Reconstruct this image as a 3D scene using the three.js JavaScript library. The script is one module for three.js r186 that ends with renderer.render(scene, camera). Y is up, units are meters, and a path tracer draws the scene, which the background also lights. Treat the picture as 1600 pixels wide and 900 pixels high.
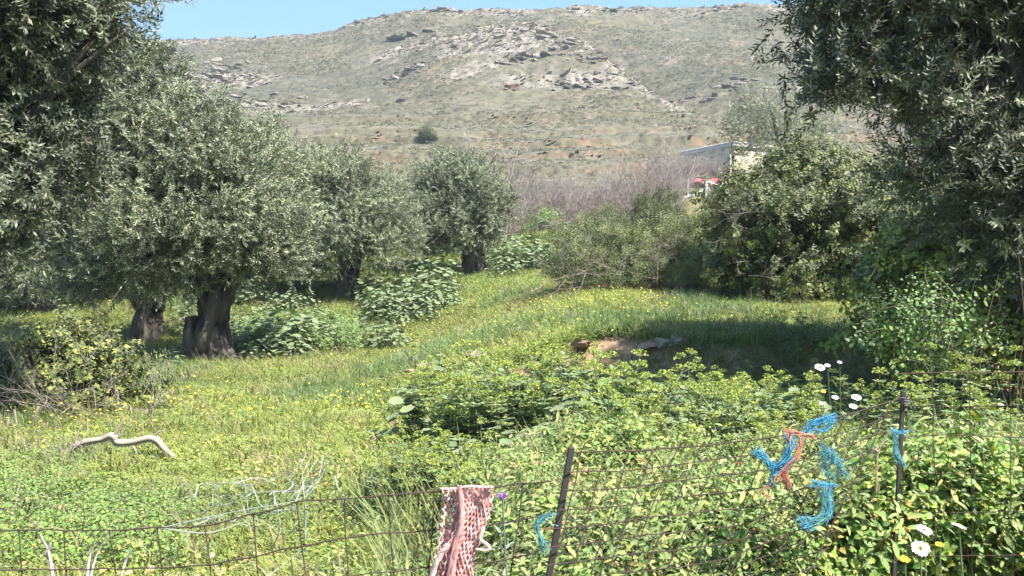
import * as THREE from 'three';
import { mergeGeometries } from 'three/addons/utils/BufferGeometryUtils.js';

// ------------------------------------------------------------------ camera, sky, sun, exposure
const EYE = 1.6, F = 1386;                                   // eye height; focal length in pixels of a 1600 px wide picture
const scene = new THREE.Scene();
const camera = new THREE.PerspectiveCamera(2 * Math.atan(450 / F) * 180 / Math.PI, 16 / 9, 0.05, 3000);
camera.position.set(0, EYE, 0);
camera.lookAt(0, EYE, -10);
camera.focus = 12; camera.userData.fStop = 9;
scene.add(camera);
const SUN = new THREE.Vector3(0.46, 0.82, 0.3).normalize();
const EXPOSURE = 3.15;
const renderer = new THREE.WebGLRenderer({ antialias: true });
renderer.setSize(1024, 576);
renderer.toneMapping = THREE.LinearToneMapping;
renderer.toneMappingExposure = EXPOSURE;
renderer.shadowMap.enabled = true;
{
  const w = 256, h = 128, data = new Float32Array(w * h * 4);
  for (let j = 0; j < h; j++) for (let i = 0; i < w; i++) {
    const el = (j + 0.5) / h * Math.PI - Math.PI / 2, az = (i + 0.5) / w * 2 * Math.PI - Math.PI;
    const dir = new THREE.Vector3(Math.cos(el) * Math.cos(az), Math.sin(el), Math.cos(el) * Math.sin(az));
    const up = Math.max(0, dir.y), t = Math.pow(1 - up, 3.2), c = Math.max(0, dir.dot(SUN));
    const glow = 0.30 * Math.pow(c, 8) + 0.35 * Math.pow(c, 60);
    const below = dir.y < 0 ? 0.6 : 1, k = (j * w + i) * 4;
    data[k] = below * (0.078 + 0.15 * t + glow);
    data[k + 1] = below * (0.165 + 0.212 * t + glow);
    data[k + 2] = below * (0.345 + 0.11 * t + glow * 0.95);
    data[k + 3] = 1;
  }
  const sky = new THREE.DataTexture(data, w, h, THREE.RGBAFormat, THREE.FloatType);
  sky.mapping = THREE.EquirectangularReflectionMapping;
  sky.magFilter = sky.minFilter = THREE.LinearFilter;
  sky.needsUpdate = true;
  scene.background = sky; scene.environment = sky;
}
const sun = new THREE.DirectionalLight(new THREE.Color(1, 0.955, 0.88), 5);
sun.position.copy(SUN).multiplyScalar(120); sun.position.z -= 30; sun.target.position.set(0, 0, -30);
sun.castShadow = true;
Object.assign(sun.shadow.camera, { left: -120, right: 120, top: 120, bottom: -120, near: 1, far: 500 });
sun.shadow.mapSize.set(4096, 4096);
scene.add(sun, sun.target);
scene.fog = new THREE.FogExp2(new THREE.Color(0.80, 0.88, 1.0), 0.0004);

// ------------------------------------------------------------------ small maths
let seed = 1;
const rng = s => { seed = s >>> 0; };
function rnd() { seed = (seed + 0x6D2B79F5) >>> 0; let t = seed; t = Math.imul(t ^ (t >>> 15), t | 1); t ^= t + Math.imul(t ^ (t >>> 7), t | 61); return ((t ^ (t >>> 14)) >>> 0) / 4294967296; }
const rr = (a, b) => a + (b - a) * rnd();
const gauss = () => Math.sqrt(-2 * Math.log(1 - rnd() * 0.99999)) * Math.cos(2 * Math.PI * rnd());
const V = (x, y, z) => new THREE.Vector3(x, y, z);
const mix = (a, b, t) => a + (b - a) * t;
const clamp = (x, a, b) => Math.min(b, Math.max(a, x));
const ss = (a, b, x) => { const t = clamp((x - a) / (b - a), 0, 1); return t * t * (3 - 2 * t); };
const table = (T, x) => { if (x <= T[0][0]) return T[0][1]; for (let i = 1; i < T.length; i++) if (x <= T[i][0]) { const [a, p] = T[i - 1], [b, q] = T[i]; return p + (q - p) * (x - a) / (b - a); } return T[T.length - 1][1]; };
const hash = (x, y, z) => { let h = Math.imul(x, 374761393) + Math.imul(y, 668265263) + Math.imul(z, 2147483647 - 61) | 0; h = Math.imul(h ^ (h >>> 13), 1274126177); h ^= h >>> 16; return (h >>> 0) / 4294967296; };
function vnoise(x, y, z = 0) {
  const xi = Math.floor(x), yi = Math.floor(y), zi = Math.floor(z), s = t => t * t * t * (t * (t * 6 - 15) + 10);
  const u = s(x - xi), v = s(y - yi), w = s(z - zi), L = (k) => mix(mix(hash(xi, yi, k), hash(xi + 1, yi, k), u), mix(hash(xi, yi + 1, k), hash(xi + 1, yi + 1, k), u), v);
  return mix(L(zi), L(zi + 1), w) * 2 - 1;
}
const fbm = (x, y, o = 4, z = 0) => { let s = 0, a = 0.5; for (let i = 0; i < o; i++) { s += a * vnoise(x, y, z + i * 7.3); x = x * 2.03 + 11.7; y = y * 2.03 - 5.1; a *= 0.5; } return s; };
const ridged = (x, y, o = 4, z = 0) => { let s = 0, a = 0.5; for (let i = 0; i < o; i++) { s += a * (1 - Math.abs(vnoise(x, y, z + i * 3.1))); x = x * 2.07 + 3.7; y = y * 2.07 + 8.1; a *= 0.5; } return s; };
const P = (px, py, d) => V((px - 800) / F * d, EYE + (450 - py) / F * d, -d);   // the place seen at a pixel, d metres in front

// ------------------------------------------------------------------ the lie of the land: height at x, d metres ahead
const LEFT = [[-60, 0], [14, 0], [18, 0.04], [22, 0.3], [27, 1.2], [31, 2.05], [40, 3.6], [60, 6.6], [75, 9.1], [95, 12.6]];
const RIGHT = [[-60, 0], [12, 0.78], [15, 1.05], [20, 1.4], [23, 1.55], [31, 2.2], [40, 4.1], [45, 5.1], [60, 7.6], [75, 9.6], [95, 12.6]];
const HILLPY = [[95, 290], [125, 230], [175, 150], [205, 100], [260, 12]];
const RIDGE = [[-900, 190], [-300, 110], [0, 80], [220, 66], [330, 60], [450, 51], [520, 46], [570, 30], [640, 17], [690, 12], [720, 14], [830, 16], [900, 11], [960, 12], [1020, 16], [1100, 11], [1180, 8], [1250, 5], [1500, -6], [1900, 10], [2600, 120]];
const edgeAt = d => 858 + (205 - d) * 4.5;
function rocky(px, d) {                                      // where bare rock breaks through on the hill
  const g = (a, b, ra, rb) => Math.exp(-(((px - a) / ra) ** 2 + ((d - b) / rb) ** 2));
  let m = 0.95 * g(800, 196, 150, 22) + 0.9 * g(350, 205, 80, 14) + 0.75 * g(470, 172, 110, 9) + 0.55 * g(640, 215, 70, 12) + 0.6 * g(900, 172, 120, 6) + 0.55 * g(1110, 165, 90, 8) + 0.14 * g(1050, 220, 160, 20);
  m += 0.75 * Math.exp(-(((px - edgeAt(d)) / 26) ** 2)) * ss(150, 165, d) * (1 - ss(205, 215, d));
  m += 0.55 * ss(244, 258, d);
  m += 0.1 * ss(150, 190, d);
  return m;
}
function height(x, d) {
  const px = 800 + x / Math.max(d, 4) * F;
  let y;
  if (d < 95) {
    const t = ss(-2.6, 2.2, x + 0.6 * vnoise(d * 0.3, 3.1)), db = 13.6 - 0.26 * x + 0.5 * vnoise(x * 0.7, 9.2);
    let r = table(RIGHT, Math.max(d, 12));
    r *= ss(db - 1.1, db + 0.2, d) * 0.92 + 0.08 * ss(6, 13, d);
    y = mix(table(LEFT, d), r, t * ss(1e-6, 12, d));
    y += 1.0 * Math.exp(-(((x - 11.5) ** 2) / 34 + ((d - 54) ** 2) / 46));
    y += 0.05 * fbm(x * 0.8, d * 0.8, 3) * ss(1, 4, Math.abs(d)) + ss(30, 95, d) * 0.7 * fbm(x * 0.12, d * 0.12, 4);
  } else {
    const dd = Math.min(d, 260), k = (450 - table(RIDGE, px)) / 438;
    const e = (450 - table(HILLPY, dd)) / F * mix(1, k, ss(105, 255, dd));
    y = EYE + e * dd;
    y += 9.5 * ss(500, 850, px) * (1 - ss(edgeAt(dd) - 25, edgeAt(dd) + 75, px)) * ss(150, 203, dd) * (1 - ss(207, 236, dd));
    y -= 5.5 * Math.exp(-(((px - edgeAt(dd) - 105) / 85) ** 2)) * ss(140, 168, dd) * (1 - ss(212, 248, dd));
    if (d > 260) y -= (d - 260) * (0.12 + 0.0012 * (d - 260));
    y += 0.7 * fbm(x * 0.12, d * 0.12, 4) + 1.1 * fbm(x * 0.045, d * 0.045, 3) * (1 - ss(240, 260, d));
  }
  if (d > 100) {
    const w = d + 5 * fbm(x * 0.03, 4.4, 2);
    for (const [c, hgt] of [[108, 0.7], [117, 0.8], [126, 1.0], [137, 0.6], [151, 0.7]]) y += hgt * (ss(c - 0.5, c + 0.5, w) - ss(c, c + 9, w));
    const m = ss(0.42, 0.85, rocky(px, d) + 0.45 * fbm(x * 0.07, d * 0.07, 3, 2.2));
    if (m > 0) y += m * (3.0 * (ridged((x + d * 0.35) * 0.06, (d - x * 0.2) * 0.16, 4) - 0.62) + 1.2 * (ridged(x * 0.33, d * 0.4, 3, 5) - 0.55));
  }
  return y;
}
const ground = (x, d) => height(x, d);

// ------------------------------------------------------------------ naming
const taken = {};
const numbered = n => { const k = taken[n] = (taken[n] ?? -1) + 1; return k ? `${n}_${String(k).padStart(3, '0')}` : n; };
function tag(o, label, category, group, kind) {
  o.userData.label = label; if (category) o.userData.category = category; if (group) o.userData.group = group; if (kind) o.userData.kind = kind; return o;
}
function thing(name, pos, label, category, group) {
  const o = new THREE.Group(); o.name = numbered(name); o.position.copy(pos); scene.add(o); return tag(o, label, category, group);
}
function mesh(name, geo, mat, parent) {
  const m = new THREE.Mesh(geo, mat); m.name = parent === scene ? numbered(name) : name; m.castShadow = m.receiveShadow = true; parent.add(m); return m;
}
function copyOf(proto, pos, turn, scale, label, group) {
  const c = proto.clone(); c.name = numbered(proto.name.replace(/_\d{3}$/, '')); c.position.copy(pos); c.rotation.y = turn; c.scale.setScalar(scale);
  c.userData = { ...proto.userData, label: label ?? proto.userData.label }; if (group) c.userData.group = group; scene.add(c); return c;
}

// ------------------------------------------------------------------ mesh builder: leaves, tubes, blobs with vertex colours
class MB {
  constructor() { this.p = []; this.c = []; this.i = []; }
  get n() { return this.p.length / 3; }
  v(x, y, z, c) { this.p.push(x, y, z); this.c.push(c[0], c[1], c[2]); return this.n - 1; }
  pt(v, c) { return this.v(v.x, v.y, v.z, c); }
  tri(a, b, c) { this.i.push(a, b, c); }
  // a leaf at o along a (unit), face normal f; shape: width profile points
  leaf(o, a, f, len, wid, c, { fold = 0.25, droop = 0.15, prof = [[0.3, 0.9], [0.62, 1]] } = {}) {
    const s = V().crossVectors(a, f).normalize(), up = V().crossVectors(s, a).normalize();
    const at = (t, side, w) => { const q = o.clone().addScaledVector(a, len * t).addScaledVector(up, -droop * len * t * t + (side ? fold * w : 0)); return q.addScaledVector(s, side * w); };
    const c2 = c.map(x => x * 1.12);
    const b = this.pt(at(0, 0, 0), c); let pl = b, pm = b, pr = b;
    for (const [t, w] of prof) {
      const W = wid * w / 2, l = this.pt(at(t, -1, W), c2), m = this.pt(at(t, 0, 0), c), r = this.pt(at(t, 1, W), c2);
      if (pm === b) { this.tri(b, m, l); this.tri(b, r, m); } else { this.tri(pl, pm, l); this.tri(pm, m, l); this.tri(pm, pr, m); this.tri(pr, r, m); }
      pl = l; pm = m; pr = r;
    }
    const e = this.pt(at(1, 0, 0), c); this.tri(pl, pm, e); this.tri(pm, pr, e);
  }
  disk(o, f, r, c, lobes = 6, cup = 0.25) {
    const s = V(rr(-1, 1), rr(-1, 1), rr(-1, 1)).cross(f).normalize(), t = V().crossVectors(f, s), n = lobes * 2, m = this.pt(o, c.map(x => x * 0.85)), ring = [];
    for (let k = 0; k < n; k++) { const a = k / n * 6.283, q = r * (k % 2 ? 0.86 : 1) * rr(0.92, 1.05); ring.push(this.pt(o.clone().addScaledVector(s, Math.cos(a) * q).addScaledVector(t, Math.sin(a) * q).addScaledVector(f, cup * r * (k % 2 ? 0.7 : 1.1)), c)); }
    for (let k = 0; k < n; k++) this.tri(m, ring[k], ring[(k + 1) % n]);
  }
  tube(pts, rad, sides, c, { bump = 0, freq = 1, caps = true, c2 = null } = {}) {
    const N = pts.length, R = k => typeof rad === 'number' ? rad : rad[Math.min(k, rad.length - 1)];
    let u = null; const rings = [];
    for (let k = 0; k < N; k++) {
      const t = pts[Math.min(k + 1, N - 1)].clone().sub(pts[Math.max(k - 1, 0)]).normalize();
      if (!u) u = Math.abs(t.y) < 0.9 ? V(0, 1, 0).cross(t).normalize() : V(1, 0, 0).cross(t).normalize();
      u = u.clone().addScaledVector(t, -u.dot(t)).normalize(); const w = V().crossVectors(t, u), ring = [];
      for (let s = 0; s < sides; s++) {
        const a = s / sides * 6.2832; let r = R(k);
        let col = c;
        if (bump) {
          const q = pts[k], tw = a + q.y * 0.35, g = ridged(Math.cos(tw) * freq, Math.sin(tw) * freq, 3, q.y * 0.9 + 3) - 0.6 + 0.45 * vnoise(Math.cos(a) * 1.3, Math.sin(a) * 1.3, q.y * 1.7) - (sides > 30 ? 0.35 * ss(0.35, 0, Math.abs(vnoise(Math.cos(tw) * 2.6 + 9, Math.sin(tw) * 2.6, q.y * 0.8))) + 0.14 * vnoise(Math.cos(tw) * 9, Math.sin(tw) * 9, q.y * 5) : 0);
          r *= 1 + bump * g; const h = clamp(0.8 + g * 0.9, 0.35, 1.35); col = c2 ? c.map((x, i) => mix(x, c2[i], clamp(g + 0.3, 0, 1))) : c.map(x => x * h);
        }
        ring.push(this.pt(pts[k].clone().addScaledVector(u, Math.cos(a) * r).addScaledVector(w, Math.sin(a) * r), col));
      }
      rings.push(ring);
    }
    for (let k = 0; k + 1 < N; k++) for (let s = 0; s < sides; s++) { const a = rings[k][s], b = rings[k][(s + 1) % sides], d = rings[k + 1][s], e = rings[k + 1][(s + 1) % sides]; this.tri(a, b, e); this.tri(a, e, d); }
    if (caps) for (const [k, f] of [[0, 1], [N - 1, 0]]) { const m = this.pt(pts[k], c), r = rings[k]; for (let s = 0; s < sides; s++) f ? this.tri(m, r[(s + 1) % sides], r[s]) : this.tri(m, r[s], r[(s + 1) % sides]); }
  }
  geo() {
    const g = new THREE.BufferGeometry();
    g.setAttribute('position', new THREE.Float32BufferAttribute(this.p, 3)); g.setAttribute('color', new THREE.Float32BufferAttribute(this.c, 3)); g.setIndex(this.i); g.computeVertexNormals(); return g;
  }
}
const curve = (pts, n) => new THREE.CatmullRomCurve3(pts).getPoints(n);
const dirs = () => { const z = rr(-1, 1), a = rr(0, 6.2832), s = Math.sqrt(1 - z * z); return V(s * Math.cos(a), z, s * Math.sin(a)); };
const jit = (c, k = 0.2) => { const m = 1 + k * rr(-1, 1); return [c[0] * m * (1 + 0.3 * k * rr(-1, 1)), c[1] * m, c[2] * m * (1 + 0.5 * k * rr(-1, 1))]; };

// ------------------------------------------------------------------ materials
const leafMat = (rough, through) => new THREE.MeshPhysicalMaterial({ vertexColors: true, roughness: rough, transmission: through, thickness: 0, side: THREE.DoubleSide });
const M = {
  olive: leafMat(0.62, 0.18), soft: leafMat(0.8, 0.35), shiny: leafMat(0.66, 0.4), grass: leafMat(0.8, 0.45),
  wood: new THREE.MeshStandardMaterial({ vertexColors: true, roughness: 0.95 }),
  rock: new THREE.MeshStandardMaterial({ vertexColors: true, roughness: 0.95, flatShading: true }),
  land: new THREE.MeshStandardMaterial({ vertexColors: true, roughness: 1 }),
  petal: leafMat(0.85, 0.25),
};
function noiseTexture(n, fn, srgb) {
  const d = new Uint8Array(n * n * 4); for (let j = 0; j < n; j++) for (let i = 0; i < n; i++) { const c = fn(i / n, j / n), k = (j * n + i) * 4; d[k] = clamp(c[0], 0, 1) * 255; d[k + 1] = clamp(c[1], 0, 1) * 255; d[k + 2] = clamp(c[2], 0, 1) * 255; d[k + 3] = 255; }
  const t = new THREE.DataTexture(d, n, n); t.wrapS = t.wrapT = THREE.RepeatWrapping; t.magFilter = THREE.LinearFilter; if (srgb) t.colorSpace = THREE.SRGBColorSpace; t.needsUpdate = true; return t;
}
const rustBump = noiseTexture(128, (u, v) => { const n = 0.5 + 0.5 * fbm(u * 24, v * 24, 3); return [n, n, n]; });
const plain = (r, g, b, rough = 0.8, extra = {}) => new THREE.MeshStandardMaterial({ color: new THREE.Color().setRGB(r, g, b), roughness: rough, ...extra });

// instanced copies of one geometry under a parent: items are {p, up, turn, s, c}
const _q = new THREE.Quaternion(), _q2 = new THREE.Quaternion(), _m = new THREE.Matrix4(), _s = V(), _Y = V(0, 1, 0), _C = new THREE.Color();
function scatter(name, geo, mat, items, parent, origin) {
  const o = new THREE.InstancedMesh(geo, mat, items.length); o.name = parent === scene ? numbered(name) : name; o.castShadow = o.receiveShadow = true;
  items.forEach((it, k) => {
    _q.setFromUnitVectors(_Y, it.up ?? _Y); _q2.setFromAxisAngle(_Y, it.turn ?? rnd() * 6.2832); _q.multiply(_q2);
    const p = origin ? it.p.clone().sub(origin) : it.p; it.s3 ? _s.copy(it.s3) : _s.setScalar(it.s ?? 1);
    _m.compose(p, _q, _s); o.setMatrixAt(k, _m);
    if (it.c) o.setColorAt(k, _C.setRGB(it.c[0], it.c[1], it.c[2]));
  });
  parent.add(o); return o;
}

// ------------------------------------------------------------------ ground and hill
{
  const xs = [], zs = [];
  for (let x = -110; x < -26; x += 3) xs.push(x); for (let x = -26; x < 26; x += 0.25) xs.push(x); for (let x = 26; x <= 110; x += 3) xs.push(x);
  for (let d = -40; d < 2; d += 2) zs.push(d); for (let d = 2; d < 34; d += 0.2) zs.push(d); for (let d = 34; d <= 62; d += 0.5) zs.push(d);
  const b = new MB();
  for (const d of zs) for (const x of xs) {
    const y = height(x, d), n = fbm(x * 0.5, d * 0.5, 4), bank = ss(0.25, 0.6, Math.abs(height(x, d + 0.25) - height(x, d - 0.25)) / 0.5);
    const px = 800 + x / Math.max(d, 1) * F, worn = d > 8 && d < 17 ? 0.5 * ss(40, 15, Math.abs(px - 600 - 30 * vnoise(d * 0.6, 2))) : 0, g = [0.075, 0.085, 0.028], s = [0.30, 0.19, 0.115], t = clamp(0.12 + 0.5 * ss(0.12, 0.45, n) + 0.65 * bank + worn, 0, 1);
    b.v(x, y, -d, g.map((q, i) => mix(q, s[i], t) * (1 + 0.25 * vnoise(x * 5, d * 5))));
  }
  const W = xs.length; for (let j = 0; j + 1 < zs.length; j++) for (let i = 0; i + 1 < W; i++) { const a = j * W + i; b.tri(a, a + 1, a + W); b.tri(a + 1, a + W + 1, a + W); }
  tag(mesh('meadow_ground', b.geo(), M.land, scene), 'rough soil and turf of the meadow rising towards the hill', null, null, 'structure');
}
const HC = { green: [0.083, 0.077, 0.044], dry: [0.112, 0.097, 0.068], scrub: [0.064, 0.061, 0.037], soil: [0.185, 0.112, 0.064], rock: [0.185, 0.164, 0.136], dark: [0.14, 0.12, 0.10] };
function hillColor(x, d, px) {
  const n1 = fbm(x * 0.035, d * 0.05, 4, 1), n2 = fbm(x * 0.3, d * 0.4, 3, 2), n3 = vnoise(x * 1.5, d * 1.5, 3);
  let c = HC.green.map((q, i) => mix(q, HC.scrub[i], ss(-0.15, 0.3, n1)));
  c = c.map((q, i) => mix(q, HC.dry[i], ss(0.0, 0.42, n2) * 0.75));
  const w = d + 5 * fbm(x * 0.03, 4.4, 2);
  let soil = 0; for (const [cc, k] of [[108, 0.55], [117, 0.5], [126, 0.95], [137, 0.3], [151, 0.4]]) soil = Math.max(soil, k * Math.exp(-(((w - cc - 0.8 * vnoise(x * 0.5, d * 0.5)) / 0.75) ** 2)) * ss(-0.05, 0.3, fbm(x * 0.11, cc, 4)) * ss(-0.5, 0.2, vnoise(x * 1.1, d * 0.9, 6)));
  soil *= 0.6; soil = Math.max(soil, 0.28 * ss(0.25, 0.5, fbm(x * 0.12, d * 0.2, 4, 9)) * ss(-0.3, 0.3, vnoise(x * 0.8, d * 0.8, 5)));
  c = c.map((q, i) => mix(q, HC.soil[i], clamp(soil * 1.2, 0, 0.9)));
  const m = ss(0.36, 0.8, rocky(px, d) + 0.55 * fbm(x * 0.1, d * 0.14, 4, 2.2)) * ss(0.30, 0.62, ridged(x * 0.22, d * 0.33, 3, 8));
  c = c.map((q, i) => mix(q, HC.rock[i], m * 0.9));
  const n4 = fbm(x * 0.9, d * 1.1, 3, 17); return c.map(q => q * (1 + 0.3 * n3 + 0.5 * n4));
}
{
  const us = [], ds = [];
  for (let u = -1.5; u < -0.66; u += 0.03) us.push(u); for (let u = -0.66; u < 0.66; u += 0.0019) us.push(u); for (let u = 0.66; u <= 1.5; u += 0.03) us.push(u);
  let d = 61.5; while (d < 266) { ds.push(d); d += 0.0021 * d + 0.06; } for (d = 268; d < 520; d += 12) ds.push(d);
  const b = new MB(), W = us.length;
  for (const d of ds) for (const u of us) { const x = u * d, px = 800 + u * F; b.v(x, height(x, d) - (d < 62 ? 0.3 : 0), -d, hillColor(x, d, px)); }
  for (let j = 0; j + 1 < ds.length; j++) for (let i = 0; i + 1 < W; i++) { const a = j * W + i; b.tri(a, a + 1, a + W); b.tri(a + 1, a + W + 1, a + W); }
  console.log('hill tris', b.i.length / 3);
  tag(mesh('hillside', b.geo(), M.land, scene), 'rocky scrub covered hillside rising to the skyline', null, null, 'structure');
}

// ------------------------------------------------------------------ rocks on the hill
function rockGeo(s, flat = 0.6, c = HC.rock) {
  rng(s); const g = new THREE.IcosahedronGeometry(1, 3), p = g.attributes.position, col = [];
  const planes = []; for (let k = 0; k < 15; k++) planes.push([dirs(), rr(0.38, 0.78)]);
  for (let i = 0; i < p.count; i++) {
    const v = V(p.getX(i), p.getY(i), p.getZ(i)); for (const [n, h] of planes) { const e = v.dot(n) - h; if (e > 0) v.addScaledVector(n, -e); }
    v.multiplyScalar(1 + 0.14 * vnoise(v.x * 3.5, v.y * 6, v.z * 3.5 + s) + 0.08 * vnoise(v.x * 9, v.y * 12, v.z * 9 + s)); p.setXYZ(i, v.x * 1.3, v.y * flat * 1.3, v.z * 1.3);
    const k = 1 + 0.2 * vnoise(v.x * 3, v.y * 3, v.z * 3 + s * 2); col.push(c[0] * k, c[1] * k, c[2] * k);
  }
  g.deleteAttribute('uv'); g.setAttribute('color', new THREE.Float32BufferAttribute(col, 3)); g.computeVertexNormals(); return g;
}
const ROCKS = [rockGeo(11), rockGeo(12, 0.4), rockGeo(13, 0.8), rockGeo(14, 0.3), rockGeo(15, 0.55, [0.21, 0.145, 0.105])];
const slant = () => V(-0.38 + 0.2 * gauss(), 1, 0.1 + 0.2 * gauss()).normalize();
{
  rng(77); const items = [[], [], [], []], clods = [];
  for (let k = 0; k < 90000; k++) {
    const px = rr(-60, 1660), d = 100 + 160 * Math.sqrt(rnd()), x = (px - 800) / F * d;
    const w0 = d + 5 * fbm(x * 0.03, 4.4, 2); if (d < 156) { let near = 0; for (const c of [108, 117, 126, 126, 137, 151]) near += Math.exp(-(((w0 - c) / 0.8) ** 2)); if (rnd() < near * 0.55 * ss(-0.1, 0.25, fbm(x * 0.11, 126, 4))) { const s = rr(0.1, 0.34), w = rr(0.8, 1.3); clods.push({ p: V(x, height(x, d) + 0.05, -d), up: slant(), s3: V(s * rr(1, 2), s * 0.7, s), c: [w, w * 0.93, w * 0.85] }); } }
    const m = rocky(px, d) + 0.5 * fbm(x * 0.1, d * 0.14, 4, 2.2); if (rnd() > ss(0.25, 1.0, m) * 0.62 + 0.025) continue;
    const s = Math.min(0.12 * Math.exp(0.62 * Math.abs(gauss())), 0.9) * mix(0.8, 1.4, ss(0.3, 1, m)), w = rr(0.75, 1.25);
    items[Math.floor(rnd() * 4)].push({ p: V(x, height(x, d) - 0.08 * s, -d), up: slant(), turn: rr(-0.5, 0.5), s3: V(s * rr(1, 2.2), s * rr(0.6, 1), s), c: rnd() < 0.07 ? [w * 2, w * 1.95, w * 1.9] : [w * rr(0.97, 1.08), w, w * rr(0.88, 1.0)] });
  }
  tag(scatter('terrace_stones', ROCKS[4], M.rock, clods, scene), 'reddish stones and earth along the old hillside terraces', 'stones', null, 'stuff');
  console.log('clods', clods.length, 'hill rocks', items.map(a => a.length).join());
  items.forEach((it, k) => tag(scatter('scattered_rocks', ROCKS[k], M.rock, it, scene), 'pale grey rocks scattered over the upper hillside', 'rocks', 'rocks scattered over the hill', 'stuff'));
}
function outcrop(name, list, label, category, seed0, geos = ROCKS) {   // list: [px, py, d, half width px, flatness, lean]
  rng(seed0); const [px0, , d0] = list[0], base = V((px0 - 800) / F * d0, height((px0 - 800) / F * d0, d0), -d0), t = thing(name, base, label, category);
  const tinted = {};
  const put = (px, py, d, w, flat, lean, g, tint) => {
    const s = w * d / F / 1.2, x = (px - 800) / F * d, y = Math.min(P(px, py, d).y, height(x, d) + s * 0.3), mat = tint === 1 ? M.rock : (tinted[tint] ??= (() => { const m = M.rock.clone(); m.color.setRGB(tint, tint * 0.96, tint * 0.92); return m; })()), m = mesh('rock', geos[g % 5], mat, t);
    m.position.set(x, y, -d).sub(base); m.scale.set(s, s * flat * 1.6, s * 0.9); m.rotation.set(rr(-0.2, 0.2), rr(-0.6, 0.6), -lean + rr(-0.2, 0.2));
  };
  const single = list.length <= 3;
  for (const [px, py, d, w, flat = 0.5, lean = -0.35, g = 0, tint = 1] of list) {
    put(px, py, d, single ? w : w * 0.62, flat, lean, g, tint); if (single) continue;
    for (let k = 0; k < 8; k++) { const x2 = px + w * rr(-1, 1), y2 = py - w * 0.35 * rr(-1, 1) - (x2 - px) * 0.25, w2 = w * rr(0.16, 0.52), dd = d > 60 ? hit(x2, y2, d - 12) : d; if (Math.abs(dd - d) > 14) continue; put(x2, y2, dd, w2, flat * rr(0.6, 1), lean, Math.floor(rr(0, 4)), tint * [1, 0.75, 1.15, 1][k % 4]); }
  }
  return t;
}
// depth on the hill of the spot seen at a pixel: first crossing of the sight line
function hit(px, py, from = 62) { for (let d = from; d < 275; d += 0.4) { const x = (px - 800) / F * d; if (height(x, d) >= P(px, py, d).y) return d; } return 258; }
const spot = (px, py, w, ...r) => [px, py, hit(px, py), w, ...r];
outcrop('rock_outcrop', [spot(345, 112, 34, 0.5, 0.3), spot(322, 122, 22, 0.5, 0.4, 1), spot(368, 106, 26, 0.4, 0.3, 3), spot(340, 96, 20, 0.5, 0.2, 2), spot(385, 118, 22, 0.4, 0.3, 1), spot(355, 126, 16, 0.5, 0.5, 0, 0.5)], 'grey jutting rock outcrop on the left of the hillside above the olives', 'rock outcrop', 5);
outcrop('rock_outcrop', [spot(370, 150, 24, 0.3, 0.35, 1), spot(410, 160, 30, 0.3, 0.3, 3), spot(445, 168, 26, 0.3, 0.3, 1), spot(390, 168, 26, 0.35, 0.2, 0), spot(425, 176, 22, 0.3, 0.3, 3)], 'broken grey rock slabs below the jutting outcrop on the left slope', 'rock outcrop', 6);
outcrop('rock_outcrop', [spot(620, 62, 26, 0.25, 0.3, 3), spot(650, 55, 24, 0.25, 0.28, 1), spot(672, 49, 18, 0.25, 0.3, 3)], 'long thin slanting ledge of grey rock high on the hill', 'rock outcrop', 7);
outcrop('rock_outcrop', [spot(640, 110, 20, 0.4, 0.35, 0), spot(622, 122, 24, 0.3, 0.45, 1), spot(658, 104, 18, 0.4, 0.4, 2), spot(606, 128, 12, 0.4, 0.4, 3)], 'slanting grey rock rib in the middle of the slope', 'rock outcrop', 8);
outcrop('rock_outcrop', [spot(845, 52, 24, 0.5, 0.45, 0), spot(870, 58, 26, 0.4, 0.3, 1), spot(820, 48, 20, 0.4, 0.6, 2), spot(890, 68, 22, 0.5, 0.2, 0), spot(855, 84, 30, 0.4, 0.35, 1), spot(820, 92, 24, 0.4, 0.4, 3), spot(790, 100, 20, 0.35, 0.4, 1), spot(905, 84, 20, 0.5, 0.2, 2)], 'pale rocky crown of the knoll in the middle of the hillside', 'rock outcrop', 9);
outcrop('rock_outcrop', [spot(925, 92, 20, 0.5, 0.1, 0), spot(945, 108, 20, 0.5, 0, 2), spot(935, 125, 24, 0.4, 0.2, 4), spot(905, 135, 26, 0.3, 0.3, 1), spot(880, 132, 18, 0.4, 0.3, 4), spot(960, 138, 18, 0.4, 0, 0)], 'brownish rock ledges below the right shoulder of the knoll', 'rock outcrop', 10);
outcrop('boulder', [spot(797, 136, 15, 0.9, 0.1, 4, 0.75), spot(790, 140, 8, 0.8, 0, 4, 0.7), spot(804, 141, 8, 0.7, 0, 4, 0.8)], 'dark brown boulder standing alone at the foot of the rocky knoll', 'boulder', 11);
outcrop('boulder', [spot(625, 158, 11, 0.4, 0, 0, 1.55)], 'white flat boulder lying on the green middle slope', 'boulder', 12);
outcrop('boulder', [spot(516, 239, 7, 0.6, 0, 0, 1.55)], 'small white boulder beside the orange soil above the olive crowns', 'boulder', 13);
outcrop('boulder', [spot(524, 211, 4, 0.6, 0, 2, 1.55)], 'tiny white boulder higher up on the left slope', 'boulder', 14);
outcrop('boulder', [spot(1172, 93, 9, 0.8, 0, 2, 1.4)], 'pale rounded boulder on the right slope near the olive branches', 'boulder', 15);
outcrop('boulder', [spot(1222, 92, 10, 0.8, 0, 4, 1.1)], 'pinkish boulder on the right slope closest to the olive branches', 'boulder', 16);
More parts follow.
